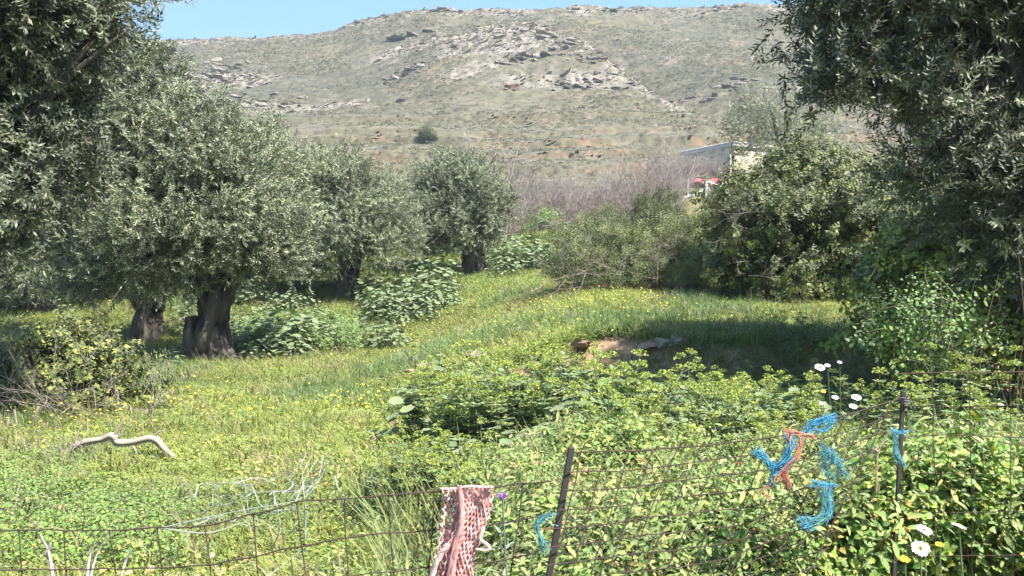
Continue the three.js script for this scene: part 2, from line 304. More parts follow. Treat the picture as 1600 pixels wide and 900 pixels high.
outcrop('rock_outcrop', [spot(1080, 152, 14, 0.5, 0.2, 4, 0.8), spot(1100, 158, 13, 0.5, 0, 0, 0.8), spot(1120, 148, 18, 0.4, 0.3, 1), spot(1140, 136, 20, 0.4, 0.3, 3), spot(1165, 125, 22, 0.35, 0.3, 1)], 'dark cleft rocks at the foot of the gully on the right', 'rock outcrop', 17);
outcrop('rock_outcrop', [spot(690, 14, 16, 0.6, 0.3, 0), spot(706, 11, 12, 0.8, 0.2, 2), spot(676, 18, 12, 0.5, 0.3, 1), spot(715, 15, 8, 0.6, 0, 0)], 'craggy rock summit standing on the skyline', 'rock outcrop', 18);
outcrop('rock_outcrop', [spot(560, 36, 12, 0.4, 0.3, 0), spot(580, 30, 12, 0.5, 0.2, 1), spot(540, 42, 10, 0.4, 0.3, 2), spot(600, 27, 9, 0.5, 0.2, 3)], 'low rocks along the skyline left of the craggy summit', 'rock outcrop', 19);
outcrop('rock_outcrop', [spot(900, 14, 14, 0.4, 0.3, 0), spot(950, 13, 16, 0.4, 0.2, 1), spot(920, 15, 10, 0.5, 0.3, 2), spot(985, 17, 12, 0.4, 0.2, 3), spot(1120, 12, 14, 0.4, 0.3, 1), spot(1150, 10, 10, 0.5, 0.2, 0)], 'long line of rocks on the skyline right of the craggy summit', 'rock outcrop', 20);

// low scrub on the hill
{
  rng(99); const b = new MB();
  for (let k = 0; k < 46; k++) { const q = dirs(); q.y = Math.abs(q.y) * 0.75; const o = q.clone().multiplyScalar(rr(0.45, 0.95)), a = q.clone().add(dirs().multiplyScalar(0.7)).normalize(); b.leaf(o, a, dirs(), rr(0.3, 0.5), rr(0.14, 0.26), jit([0.1, 0.105, 0.06], 0.3), { prof: [[0.5, 1]] }); }
  const geo = b.geo(), items = [];
  for (let k = 0; k < 95000; k++) {
    const px = rr(-80, 1680), d = 66 + 194 * Math.sqrt(rnd()), x = (px - 800) / F * d, n = fbm(x * 0.06, d * 0.08, 4, 12);
    if (rnd() > ss(-0.3, 0.35, n) * 0.9 + 0.1) continue;
    const s = rr(0.12, 0.36) * (rnd() < 0.04 ? 2 : 1), v = rr(0.7, 1.5), dry = rnd() < 0.25;
    items.push({ p: V(x, height(x, d) - 0.05, -d), s3: V(s * rr(1, 1.5), s * rr(0.6, 1), s * 1.2), c: dry ? [v * 1.7, v * 1.45, v * 1.3] : [v, v * rr(0.95, 1.1), v * rr(0.8, 1)] });
  }
  tag(scatter('hill_scrub', geo, M.soft, items, scene), 'low grey green scrub dotted over the hillside', 'scrub', null, 'stuff');
}

// ------------------------------------------------------------------ foliage sprigs
const OL = [[0.095, 0.118, 0.05], [0.15, 0.175, 0.09], [0.27, 0.29, 0.19], [0.37, 0.385, 0.29]];
function oliveSprig(s, L = 0.3) {
  rng(s); const b = new MB(), pts = curve([V(0, 0, 0), V(0.02, L * 0.5, 0.015), V(0.05, L, 0.0)], 4);
  b.tube(pts, [0.003, 0.0025, 0.0015], 3, [0.16, 0.13, 0.09], { caps: false });
  for (let k = 0; k < 12; k++) for (const side of [0, 1]) {
    const t = k / 11.5, o = V(0.05 * t * t, L * t, 0.015 * Math.sin(t * 3)), ang = k * 1.57 + side * 3.14 + rr(-0.4, 0.4), out = V(Math.cos(ang), 0, Math.sin(ang));
    const a = out.clone().multiplyScalar(rr(0.6, 1)).add(V(0, rr(0.1, 0.9), 0)).normalize(), c = jit(OL[rnd() < 0.36 ? 0 : rnd() < 0.5 ? 1 : rnd() < 0.7 ? 2 : 3], 0.15);
    b.leaf(o, a, V().crossVectors(a, V(-out.z, 0, out.x)).add(dirs().multiplyScalar(0.5)).normalize(), rr(0.06, 0.092), rr(0.018, 0.026), c, { prof: [[0.45, 1]], droop: 0.1, fold: 0.3 });
  }
  return b.geo();
}
function broadSprig(s, { L = 0.28, n = 14, len = [0.04, 0.07], wid = 0.62, cols, stem = [0.12, 0.13, 0.05], tri = false }) {
  rng(s); const b = new MB(), bend = rr(-0.08, 0.08), at = t => V(bend * t * t, L * t, 0.03 * Math.sin(t * 2.5));
  b.tube([0, 0.33, 0.66, 1].map(at), [0.003, 0.0025, 0.0015], 3, stem, { caps: false });
  for (let k = 0; k < n; k++) {
    const t = 0.15 + 0.85 * k / (n - 1), ang = k * 2.4 + rr(-0.3, 0.3), out = V(Math.cos(ang), 0, Math.sin(ang)), pet = rr(0.015, 0.05), a = out.clone().add(V(0, rr(-0.1, 0.7), 0)).normalize(), o = at(t).addScaledVector(a, pet);
    const f = V(0, 1, 0).add(dirs().multiplyScalar(0.55)).normalize(), c = jit(cols[Math.floor(rnd() * cols.length)], 0.18);
    const place = (dir, l) => b.leaf(o, dir, f, l, l * wid, c, { prof: [[0.22, 0.8], [0.55, 1], [0.8, 0.62]], fold: 0.18, droop: 0.25 });
    const l = rr(len[0], len[1]) * (1.15 - 0.45 * t); place(a, l);
    if (tri) for (const w of [-1, 1]) place(a.clone().applyAxisAngle(_Y, w * 1.2), l * 0.8);
  }
  return b.geo();
}
const SPRIG = { olive: oliveSprig(201), olive2: oliveSprig(202, 0.24) };
SPRIG.bramble = broadSprig(203, { n: 14, len: [0.035, 0.06], cols: [[0.085, 0.11, 0.02], [0.14, 0.175, 0.03], [0.205, 0.22, 0.042], [0.07, 0.092, 0.022]], tri: true, stem: [0.16, 0.09, 0.06] });
SPRIG.mastic = broadSprig(204, { n: 26, len: [0.03, 0.05], wid: 0.5, cols: [[0.085, 0.115, 0.025], [0.15, 0.175, 0.042], [0.13, 0.14, 0.045]] });
SPRIG.bright = broadSprig(205, { L: 0.32, n: 16, len: [0.022, 0.05], wid: 0.68, cols: [[0.105, 0.205, 0.022], [0.15, 0.26, 0.032], [0.085, 0.175, 0.022], [0.21, 0.29, 0.045]], tri: false, stem: [0.16, 0.18, 0.06] });
SPRIG.ivy = broadSprig(206, { n: 11, len: [0.05, 0.08], wid: 0.85, cols: [[0.09, 0.14, 0.018], [0.16, 0.21, 0.025], [0.26, 0.28, 0.045]], stem: [0.15, 0.1, 0.06] });

SPRIG.trefoil = broadSprig(207, { L: 0.26, n: 9, len: [0.03, 0.046], wid: 0.8, cols: [[0.17, 0.26, 0.025], [0.24, 0.30, 0.04], [0.12, 0.21, 0.02]], stem: [0.18, 0.2, 0.07], tri: true });
SPRIG.narrow = broadSprig(208, { L: 0.36, n: 22, len: [0.045, 0.08], wid: 0.3, cols: [[0.11, 0.18, 0.035], [0.15, 0.22, 0.05], [0.2, 0.25, 0.07]], stem: [0.2, 0.2, 0.09] });

// a crown from rounded lobes: [px, py, d, r px, flattening]
function lobesToItems(lobes, per, s0, { sig = 0.24, scale = [0.8, 1.25], tone = [0.6, 1.4], perCluster = 18, inner = 0.25, skip = 0.3, hang = 0.2 } = {}) {
  const items = [];
  for (const [px, py, d, rpx, flat = 0.85, dens = 1] of lobes) {
    const c = P(px, py, d), R = rpx * d / F, n = Math.max(4, Math.round(per * 1.6 * dens * R * R));
    for (let k = 0; k < n; k++) {
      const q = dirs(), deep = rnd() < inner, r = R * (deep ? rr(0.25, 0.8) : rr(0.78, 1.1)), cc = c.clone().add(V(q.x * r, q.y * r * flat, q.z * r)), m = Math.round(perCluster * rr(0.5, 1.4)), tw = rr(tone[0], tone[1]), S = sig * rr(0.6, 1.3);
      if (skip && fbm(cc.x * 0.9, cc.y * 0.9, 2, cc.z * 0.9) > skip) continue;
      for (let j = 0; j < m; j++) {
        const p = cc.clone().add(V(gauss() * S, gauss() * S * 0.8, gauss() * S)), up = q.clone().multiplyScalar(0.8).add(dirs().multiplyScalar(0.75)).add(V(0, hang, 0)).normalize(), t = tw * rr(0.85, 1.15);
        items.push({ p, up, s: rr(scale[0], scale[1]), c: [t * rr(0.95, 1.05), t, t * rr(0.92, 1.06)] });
      }
    }
  }
  return items;
}
const BARK = [0.03, 0.024, 0.019], BARK2 = [0.16, 0.135, 0.11];
function pathPx(pts, n) { return curve(pts.map(p => P(p[0], p[1], p[2])), n); }
function limb(b, pts, n, sides, bump, freq, base, col = BARK, col2 = BARK2) {   // pts: [px, py, d, r px]
  const c = pathPx(pts, n).map(p => p.sub(base)), rad = []; for (let k = 0; k <= n; k++) { const t = k / n * (pts.length - 1), i = Math.min(Math.floor(t), pts.length - 2); rad.push(mix(pts[i][3] * pts[i][2], pts[i + 1][3] * pts[i + 1][2], t - i) / F); }
  b.tube(c, rad, sides, col, { bump, freq, c2: col2 });
}
function olive({ seed: s0, at: [px, d], trunk, limbs = [], lobes, per = 24, label, opts = {}, sprig = 'olive', name = 'olive_tree', mat = M.olive, category = 'olive tree', bark = BARK, bark2 = BARK2 }) {
  rng(s0); const x = (px - 800) / F * d, base = V(x, ground(x, d), -d), t = thing(name, base, label, category);
  const b = new MB(); for (const p of trunk) limb(b, p, 54, 44, 0.85, 1.9, base, bark, bark2); mesh('trunk', b.geo(), M.wood, t);
  for (const p of limbs) { const q = new MB(); limb(q, p, 10, 8, 0.3, 1.5, base, bark, bark2); mesh('branch', q.geo(), M.wood, t); }
  rng(s0 + 1); const items = lobesToItems(lobes, per, s0, opts);
  scatter('crown', SPRIG[sprig], mat, items, t, base).userData.kind = 'stuff'; return t;
}
olive({ seed: 301, at: [327, 18], label: 'gnarled old olive with a thick split trunk and silvery crown, largest on the left',
  trunk: [[[328, 585, 18, 38], [330, 555, 18, 32], [330, 525, 18, 28], [333, 495, 18, 25], [340, 465, 18, 24], [352, 440, 18, 17], [368, 400, 18, 10]], [[312, 580, 17.8, 24], [306, 545, 17.8, 18], [301, 515, 17.8, 16], [298, 494, 17.8, 9]], [[334, 500, 18, 18], [320, 470, 17.9, 11], [300, 430, 17.8, 8]], [[356, 585, 17.9, 18], [346, 545, 18, 18], [338, 510, 18, 18]]],
  limbs: [[[340, 460, 18, 11], [300, 400, 17.6, 8], [250, 320, 17.2, 5], [220, 220, 17, 2]], [[350, 450, 18, 10], [385, 390, 18.2, 7], [410, 300, 18.4, 3]], [[345, 450, 18, 9], [340, 350, 18.5, 6], [300, 200, 18.5, 2]]],
  lobes: [[250, 175, 17.6, 70], [200, 230, 17.4, 75], [290, 240, 17.2, 75], [240, 330, 16.9, 85], [330, 330, 17.0, 80], [370, 265, 18.2, 75], [410, 330, 18.4, 70], [160, 320, 17.3, 75], [190, 400, 17.2, 60], [262, 405, 16.9, 52, 0.6], [408, 405, 17.8, 46, 0.6], [350, 372, 17.2, 52, 0.6], [240, 120, 17.9, 40], [195, 135, 17.7, 46], [165, 200, 17.5, 55], [215, 95, 17.9, 28], [130, 400, 17.6, 60], [425, 385, 18.2, 45]],
  per: 34 });
olive({ seed: 311, at: [228, 21], label: 'olive with a short dark trunk just behind the largest olive, on its left',
  trunk: [[[226, 550, 21, 26], [228, 520, 21, 22], [232, 490, 21, 21], [240, 465, 21, 20], [246, 440, 21, 14], [240, 400, 21, 8]], [[232, 500, 21, 12], [210, 460, 20.9, 8], [190, 420, 20.8, 5]]],
  limbs: [[[240, 450, 21, 8], [210, 380, 21, 5], [170, 300, 21, 2]]],
  lobes: [[150, 390, 21, 60], [200, 430, 20.6, 50, 0.6], [110, 420, 21, 50, 0.7], [260, 430, 21.2, 50, 0.6], [180, 330, 21.5, 70], [120, 340, 21.5, 60]], per: 26 });
olive({ seed: 321, at: [545, 27], label: 'silvery olive with a dark forked trunk among mallows, left of the lone olive',
  trunk: [[[542, 475, 27, 17], [544, 450, 27, 15], [540, 425, 27, 14], [538, 400, 27, 8], [540, 360, 27, 5]], [[552, 470, 27, 10], [552, 440, 27, 9], [558, 410, 27, 7], [570, 380, 27, 4]]],
  limbs: [[[540, 400, 27, 6], [520, 340, 27, 4], [500, 280, 27, 2]], [[556, 410, 27, 5], [580, 360, 27, 3], [590, 320, 27, 1.5]]],
  lobes: [[500, 300, 27, 55], [545, 310, 26.6, 55], [585, 330, 27, 48], [475, 340, 26.5, 55], [530, 365, 26, 50, 0.7], [580, 385, 26.4, 38, 0.7], [530, 262, 27.5, 36], [610, 365, 27.6, 38], [495, 395, 26, 40, 0.6], [610, 300, 28, 28], [560, 275, 27.6, 26]],
  per: 30, opts: { tone: [0.75, 1.5] } });
olive({ seed: 331, at: [470, 28.5], label: 'olive with a pale short trunk, half hidden left of the forked silvery olive',
  trunk: [[[468, 470, 28.5, 15], [470, 445, 28.5, 12], [466, 420, 28.5, 9], [460, 380, 28.5, 5]]],
  limbs: [[[466, 420, 28.5, 5], [450, 350, 28.5, 3], [440, 280, 28.5, 1.5]]],
  lobes: [[430, 270, 28.5, 50], [395, 240, 28.8, 45], [450, 330, 28, 50], [405, 310, 28.5, 50], [480, 275, 29, 38], [440, 395, 28, 45, 0.7], [470, 410, 28.2, 30, 0.6], [420, 215, 29, 26]], per: 28, bark: [0.2, 0.18, 0.16], bark2: [0.36, 0.33, 0.3] });
olive({ seed: 341, at: [738, 31], label: 'lone round olive with a broad fluted trunk in the middle of the meadow',
  trunk: [[[742, 440, 31, 25], [741, 415, 31, 20], [738, 395, 31, 17], [734, 375, 31, 14], [728, 345, 31, 7]], [[752, 440, 30.9, 12], [750, 410, 31, 12], [744, 380, 31, 8]], [[728, 436, 30.9, 10], [732, 410, 31, 10], [728, 380, 31, 8]]],
  limbs: [[[732, 380, 31, 6], [700, 340, 31, 4], [670, 290, 31, 2]], [[740, 375, 31, 6], [765, 330, 31, 3], [770, 290, 31, 1.5]], [[735, 370, 31, 6], [690, 365, 30.8, 3], [655, 390, 30.6, 1.5]]],
  lobes: [[700, 285, 31, 44], [680, 330, 30.6, 44], [735, 305, 30.4, 46], [765, 325, 31, 34], [660, 300, 31.2, 32], [720, 350, 30.2, 44, 0.7], [760, 355, 30.6, 30, 0.7], [665, 370, 30.6, 30, 0.7], [705, 262, 31.3, 26], [645, 345, 31, 24], [745, 270, 31.4, 24]], per: 34 });
olive({ seed: 351, at: [52, 25], label: 'shaded olive with a dark trunk at the far left edge of the meadow',
  trunk: [[[52, 525, 25, 16], [54, 500, 25, 12], [58, 470, 25, 10], [50, 430, 25, 6]], [[70, 525, 25, 10], [72, 500, 25, 8], [76, 470, 25, 6]]], lobes: [[40, 420, 25, 55], [90, 430, 25, 45], [0, 440, 25, 45], [60, 370, 25.5, 55], [10, 380, 25.5, 55]], per: 24 });
olive({ seed: 361, at: [172, 27.5], label: 'pale low olive seen under the crowns between the dark trunks',
  trunk: [[[168, 515, 27.5, 12], [170, 495, 27.5, 10], [176, 470, 27.5, 7], [180, 440, 27.5, 4]]], lobes: [[120, 470, 27.5, 28], [145, 455, 27.5, 28], [185, 460, 27.2, 25], [105, 495, 27.5, 22], [160, 425, 28, 35], [205, 430, 28, 30], [90, 470, 28, 24]], per: 30, opts: { tone: [1, 1.4] } });
// near tree, left: crown hangs into the frame; trunk just outside
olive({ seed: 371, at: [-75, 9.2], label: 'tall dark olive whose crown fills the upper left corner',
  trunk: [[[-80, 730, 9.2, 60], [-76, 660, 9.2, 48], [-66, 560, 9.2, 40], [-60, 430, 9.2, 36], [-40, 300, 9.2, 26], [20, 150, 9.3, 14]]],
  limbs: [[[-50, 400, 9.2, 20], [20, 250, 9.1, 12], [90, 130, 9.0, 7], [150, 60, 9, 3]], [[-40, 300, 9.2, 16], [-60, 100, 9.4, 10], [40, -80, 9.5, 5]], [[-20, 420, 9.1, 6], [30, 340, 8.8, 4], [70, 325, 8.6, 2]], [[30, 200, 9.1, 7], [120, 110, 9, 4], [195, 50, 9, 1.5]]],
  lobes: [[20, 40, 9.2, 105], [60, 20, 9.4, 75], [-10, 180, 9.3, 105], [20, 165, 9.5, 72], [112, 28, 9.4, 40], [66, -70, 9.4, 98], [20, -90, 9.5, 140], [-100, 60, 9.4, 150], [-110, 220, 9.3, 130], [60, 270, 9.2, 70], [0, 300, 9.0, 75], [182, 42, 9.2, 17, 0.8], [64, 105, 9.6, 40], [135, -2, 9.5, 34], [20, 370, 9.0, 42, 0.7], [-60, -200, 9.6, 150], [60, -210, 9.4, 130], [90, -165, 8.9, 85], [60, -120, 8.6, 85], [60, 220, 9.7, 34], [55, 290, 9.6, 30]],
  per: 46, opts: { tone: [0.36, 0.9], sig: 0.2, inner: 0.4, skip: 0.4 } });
// near tree, right
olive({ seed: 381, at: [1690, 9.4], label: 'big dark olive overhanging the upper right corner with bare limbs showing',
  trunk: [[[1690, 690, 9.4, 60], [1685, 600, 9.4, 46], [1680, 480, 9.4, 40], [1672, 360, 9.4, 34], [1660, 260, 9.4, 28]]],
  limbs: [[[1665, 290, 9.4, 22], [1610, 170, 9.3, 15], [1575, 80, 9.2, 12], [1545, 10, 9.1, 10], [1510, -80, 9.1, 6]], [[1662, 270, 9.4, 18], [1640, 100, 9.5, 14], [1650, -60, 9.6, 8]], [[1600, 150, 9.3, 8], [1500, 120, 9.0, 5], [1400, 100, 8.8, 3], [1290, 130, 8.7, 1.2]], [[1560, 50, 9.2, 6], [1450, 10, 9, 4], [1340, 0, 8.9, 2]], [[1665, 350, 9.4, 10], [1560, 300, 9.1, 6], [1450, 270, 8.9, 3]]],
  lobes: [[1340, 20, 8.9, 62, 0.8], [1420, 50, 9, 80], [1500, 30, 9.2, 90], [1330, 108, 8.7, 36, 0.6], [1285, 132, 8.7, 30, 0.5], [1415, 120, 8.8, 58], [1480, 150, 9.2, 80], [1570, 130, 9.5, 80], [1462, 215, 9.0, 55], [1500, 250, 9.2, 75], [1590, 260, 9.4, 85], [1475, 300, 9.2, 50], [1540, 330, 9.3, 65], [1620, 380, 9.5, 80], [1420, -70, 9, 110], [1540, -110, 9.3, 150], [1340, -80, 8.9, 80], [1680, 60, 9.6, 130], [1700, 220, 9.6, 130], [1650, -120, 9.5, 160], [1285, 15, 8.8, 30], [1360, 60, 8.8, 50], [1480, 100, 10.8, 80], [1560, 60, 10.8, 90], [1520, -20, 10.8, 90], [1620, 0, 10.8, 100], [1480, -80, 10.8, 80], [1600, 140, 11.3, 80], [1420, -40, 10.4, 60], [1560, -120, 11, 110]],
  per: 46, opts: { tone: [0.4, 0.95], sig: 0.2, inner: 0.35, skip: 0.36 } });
// grey sparse tree behind the brambles, hill bush
function twigs(b, o, dir, len, r, depth, col) {
  const n = 3, pts = [o.clone()]; let q = o.clone(), a = dir.clone(); for (let k = 0; k < n; k++) { a.add(dirs().multiplyScalar(0.28)).normalize(); q = q.clone().addScaledVector(a, len / n); pts.push(q); }
  b.tube(pts, [r, r * 0.85, r * 0.7, r * 0.5], 3, jit(col, 0.25), { caps: false });
  if (depth > 0) { const m = depth > 2 ? 4 : 3; for (let k = 0; k < m; k++) { const s = pts[1 + Math.floor(rnd() * 3)]; twigs(b, s, a.clone().add(dirs().multiplyScalar(0.75)).add(V(0, 0.12, 0)).normalize(), len * rr(0.55, 0.8), r * 0.6, depth - 1, col); } }
}
{
  rng(401); const d = 42, x = (1215 - 800) / F * d, base = V(x, ground(x, d), -d), t = thing('grey_tree', base, 'thin grey half bare tree rising behind the brambles and the white house', 'tree');
  const b = new MB(); limb(b, [[1220, 330, d, 9], [1218, 260, d, 7], [1214, 200, d, 5], [1200, 160, d, 3]], 10, 8, 0.2, 1.5, base, [0.13, 0.12, 0.11], [0.22, 0.2, 0.18]); mesh('trunk', b.geo(), M.wood, t);
  const k = new MB(); for (let i = 0; i < 16; i++) twigs(k, P(1216 + rr(-6, 6), rr(175, 275), d).sub(base), V(rr(-1, 1), rr(0.1, 1), rr(-0.6, 0.6)).normalize(), rr(1, 1.7), 0.025, 3, [0.23, 0.2, 0.18]); mesh('twigs', k.geo(), M.wood, t).userData.kind = 'stuff';
  const it = lobesToItems([[1190, 165, d, 42], [1230, 185, d, 48], [1155, 190, d, 34], [1265, 200, d, 42], [1210, 225, d, 40], [1290, 225, d, 34], [1160, 225, d, 30]], 13, 1, { inner: 0.4, perCluster: 9, tone: [0.9, 1.4], sig: 0.3 }); scatter('crown', SPRIG.olive2, M.olive, it, t, base).userData.kind = 'stuff';
}
{
  const d = hit(668, 221), x = (668 - 800) / F * d, base = V(x, height(x, d), -d), t = thing('hill_bush', base, 'single round dark bush standing alone on the open hillside', 'bush');
  rng(411); const b = new MB(); b.tube([V(0, -0.1, 0), V(0.05, 0.5, 0), V(0, 1, 0)], [0.12, 0.1, 0.05], 6, BARK); mesh('stem', b.geo(), M.wood, t);
  const it = lobesToItems([[664, 211, d, 9], [673, 211, d, 8.5], [668, 207, d, 8], [660, 215, d, 5], [677, 215, d, 5]], 40, 1, { sig: 0.22, scale: [1.2, 1.7], tone: [0.55, 0.9] }); scatter('foliage', SPRIG.mastic, M.soft, it, t, base).userData.kind = 'stuff';
}

// ------------------------------------------------------------------ bushes and thickets
function bush(name, s0, at, lobes, per, sprig, mat, label, category, { opts = {}, dead = 0, deadBox, deadCol = [0.24, 0.2, 0.165] } = {}) {
  const [px, d] = at, x = (px - 800) / F * d, base = V(x, ground(x, d), -d), t = thing(name, base, label, category); rng(s0);
  for (let k = 0; k < 9; k++) { const st = new MB(), [lx, ly, ld] = lobes[k % lobes.length], e = P(lx, ly, ld).sub(base), g = V(e.x * 0.8, ground(e.x * 0.8 + base.x, -(e.z * 0.9 + base.z)) - base.y - 0.05, e.z * 0.9); st.tube(curve([g, g.clone().lerp(e, 0.5).add(dirs().multiplyScalar(0.15)), e], 5), (name === 'leafy_shrub' ? [0.006, 0.005, 0.004] : [0.02, 0.017, 0.014, 0.01]), 5, [0.14, 0.1, 0.07]); mesh('stem', st.geo(), M.wood, t); }
  const it = lobesToItems(lobes, per, s0, opts); scatter('foliage', SPRIG[sprig], mat, it, t, base).userData.kind = 'stuff';
  if (dead) { rng(s0 + 5); const b = new MB(); for (let k = 0; k < dead; k++) { const [a, c, e, f, g, h] = deadBox, o = P(rr(a, c), rr(e, f), rr(g, h)).sub(base); twigs(b, o, V(rr(-1, 1), rr(-0.2, 0.9), rr(0, 0.6)).normalize(), rr(0.3, 0.7), 0.009, 2, deadCol); } mesh('dead_twigs', b.geo(), M.wood, t).userData.kind = 'stuff'; }
  return t;
}
const wild = { sig: 0.17, perCluster: 15, tone: [0.65, 1.35], scale: [0.8, 1.3] };
bush('bramble_bush', 501, [1250, 18.5], [[1214, 312, 19, 50], [1262, 294, 19.2, 56], [1170, 360, 18.6, 58], [1230, 370, 18, 70], [1300, 340, 18.4, 75], [1160, 420, 18.2, 45, 0.7], [1230, 435, 17.6, 45, 0.6], [1300, 425, 17.8, 55, 0.7], [1350, 380, 18, 70], [1165, 310, 19.4, 34], [1310, 284, 19.4, 42], [1370, 310, 19, 60], [1226, 270, 19.8, 28], [1154, 298, 19.8, 24], [1186, 292, 19.8, 26], [1140, 318, 19.4, 20], [1262, 264, 19.6, 32]], 46, 'bramble', M.shiny, 'tallest bramble thicket, light green on top and hollow dark below, right of the railing', 'bramble bush', { opts: { ...wild, inner: 0.3, skip: 0.38, tone: [0.65, 1.4] }, dead: 26, deadBox: [1130, 1330, 330, 440, 17.2, 18.2] });
bush('bramble_bush', 511, [980, 21.5], [[930, 395, 21.5, 50, 0.8], [985, 390, 21.3, 50, 0.8], [1040, 385, 21.6, 52, 0.8], [1090, 390, 21.2, 52, 0.8], [895, 420, 21.5, 34, 0.8], [960, 430, 20.8, 42, 0.6], [1030, 430, 20.8, 42, 0.6], [1090, 430, 20.4, 40, 0.6], [1112, 364, 22, 32], [1060, 368, 22.4, 28], [905, 380, 22, 30]], 46, 'mastic', M.soft, 'low wide olive green thicket with grey dead twigs across the middle of the meadow', 'thicket', { opts: { ...wild, skip: 0.4, tone: [0.85, 1.6] }, dead: 50, deadBox: [870, 1110, 395, 455, 20, 20.8] });
bush('round_bush', 521, [1025, 29], [[1012, 325, 29, 18], [1035, 322, 29, 20], [1025, 340, 28.8, 22], [1003, 342, 29, 14], [1048, 338, 29, 14]], 70, 'mastic', M.soft, 'small dark rounded bush on top of the thicket, below the white railing', 'bush', { opts: { ...wild, tone: [0.5, 0.95] } });
bush('bramble_bush', 531, [60, 11.5], [[30, 590, 11.5, 60], [100, 585, 11.6, 60, 0.8], [160, 600, 11.4, 48, 0.8], [-40, 580, 11.5, 70], [60, 630, 11.2, 50, 0.8], [130, 640, 11.1, 42, 0.7], [0, 640, 11, 50], [190, 630, 11.4, 32, 0.7]], 60, 'bramble', M.soft, 'shaded bramble bush with pale dead stalks on the left, behind the fallen branch', 'bramble bush', { opts: { ...wild, tone: [0.9, 1.7] }, dead: 40, deadBox: [-20, 230, 620, 690, 10.2, 10.8] });
bush('ivy_thicket', 541, [1530, 10.5], [[1450, 420, 11, 55], [1500, 380, 11, 60], [1560, 400, 11, 70], [1620, 420, 10.8, 80], [1430, 480, 10.5, 50, 0.7], [1500, 470, 10.4, 55], [1570, 490, 10.4, 55], [1640, 520, 10.3, 70], [1400, 450, 11.2, 40], [1390, 520, 10.4, 40, 0.7], [1460, 540, 9.8, 40, 0.7]], 50, 'ivy', M.shiny, 'tangled ivy thicket in the shade under the overhanging olive on the right', 'ivy thicket', { opts: { ...wild, skip: 0.33, tone: [0.85, 1.7] } });
bush('green_shrub', 546, [825, 37.5], [[815, 348, 37.5, 17], [840, 344, 37.5, 15], [795, 352, 37.5, 13], [862, 350, 37, 11]], 26, 'bright', M.soft, 'green leafy shrub at the left foot of the grey brush, right of the lone olive', 'shrub', { opts: { ...wild, scale: [1.2, 1.8], perCluster: 9, skip: 0.2 } });
bush('green_shrub', 547, [960, 38], [[950, 336, 38, 12], [972, 332, 38, 14], [930, 342, 38, 9]], 30, 'mastic', M.soft, 'small green shrub in the middle of the grey brush, above the wide thicket', 'shrub', { opts: { ...wild, scale: [1.2, 1.8], perCluster: 9 } });
bush('leafy_shrub', 545, [1520, 8.2], [[1440, 500, 8.2, 34], [1500, 462, 8.2, 38], [1560, 430, 8.3, 42], [1612, 470, 8.2, 50], [1400, 520, 8.3, 26], [1530, 515, 8, 40], [1590, 385, 8.4, 34], [1470, 430, 8.5, 22]], 34, 'bright', M.shiny, 'bright loose leafy shrub catching the sun in front of the dark ivy on the right', 'shrub', { opts: { ...wild, perCluster: 11, skip: 0.2, tone: [0.55, 1.05], sig: 0.2 } });
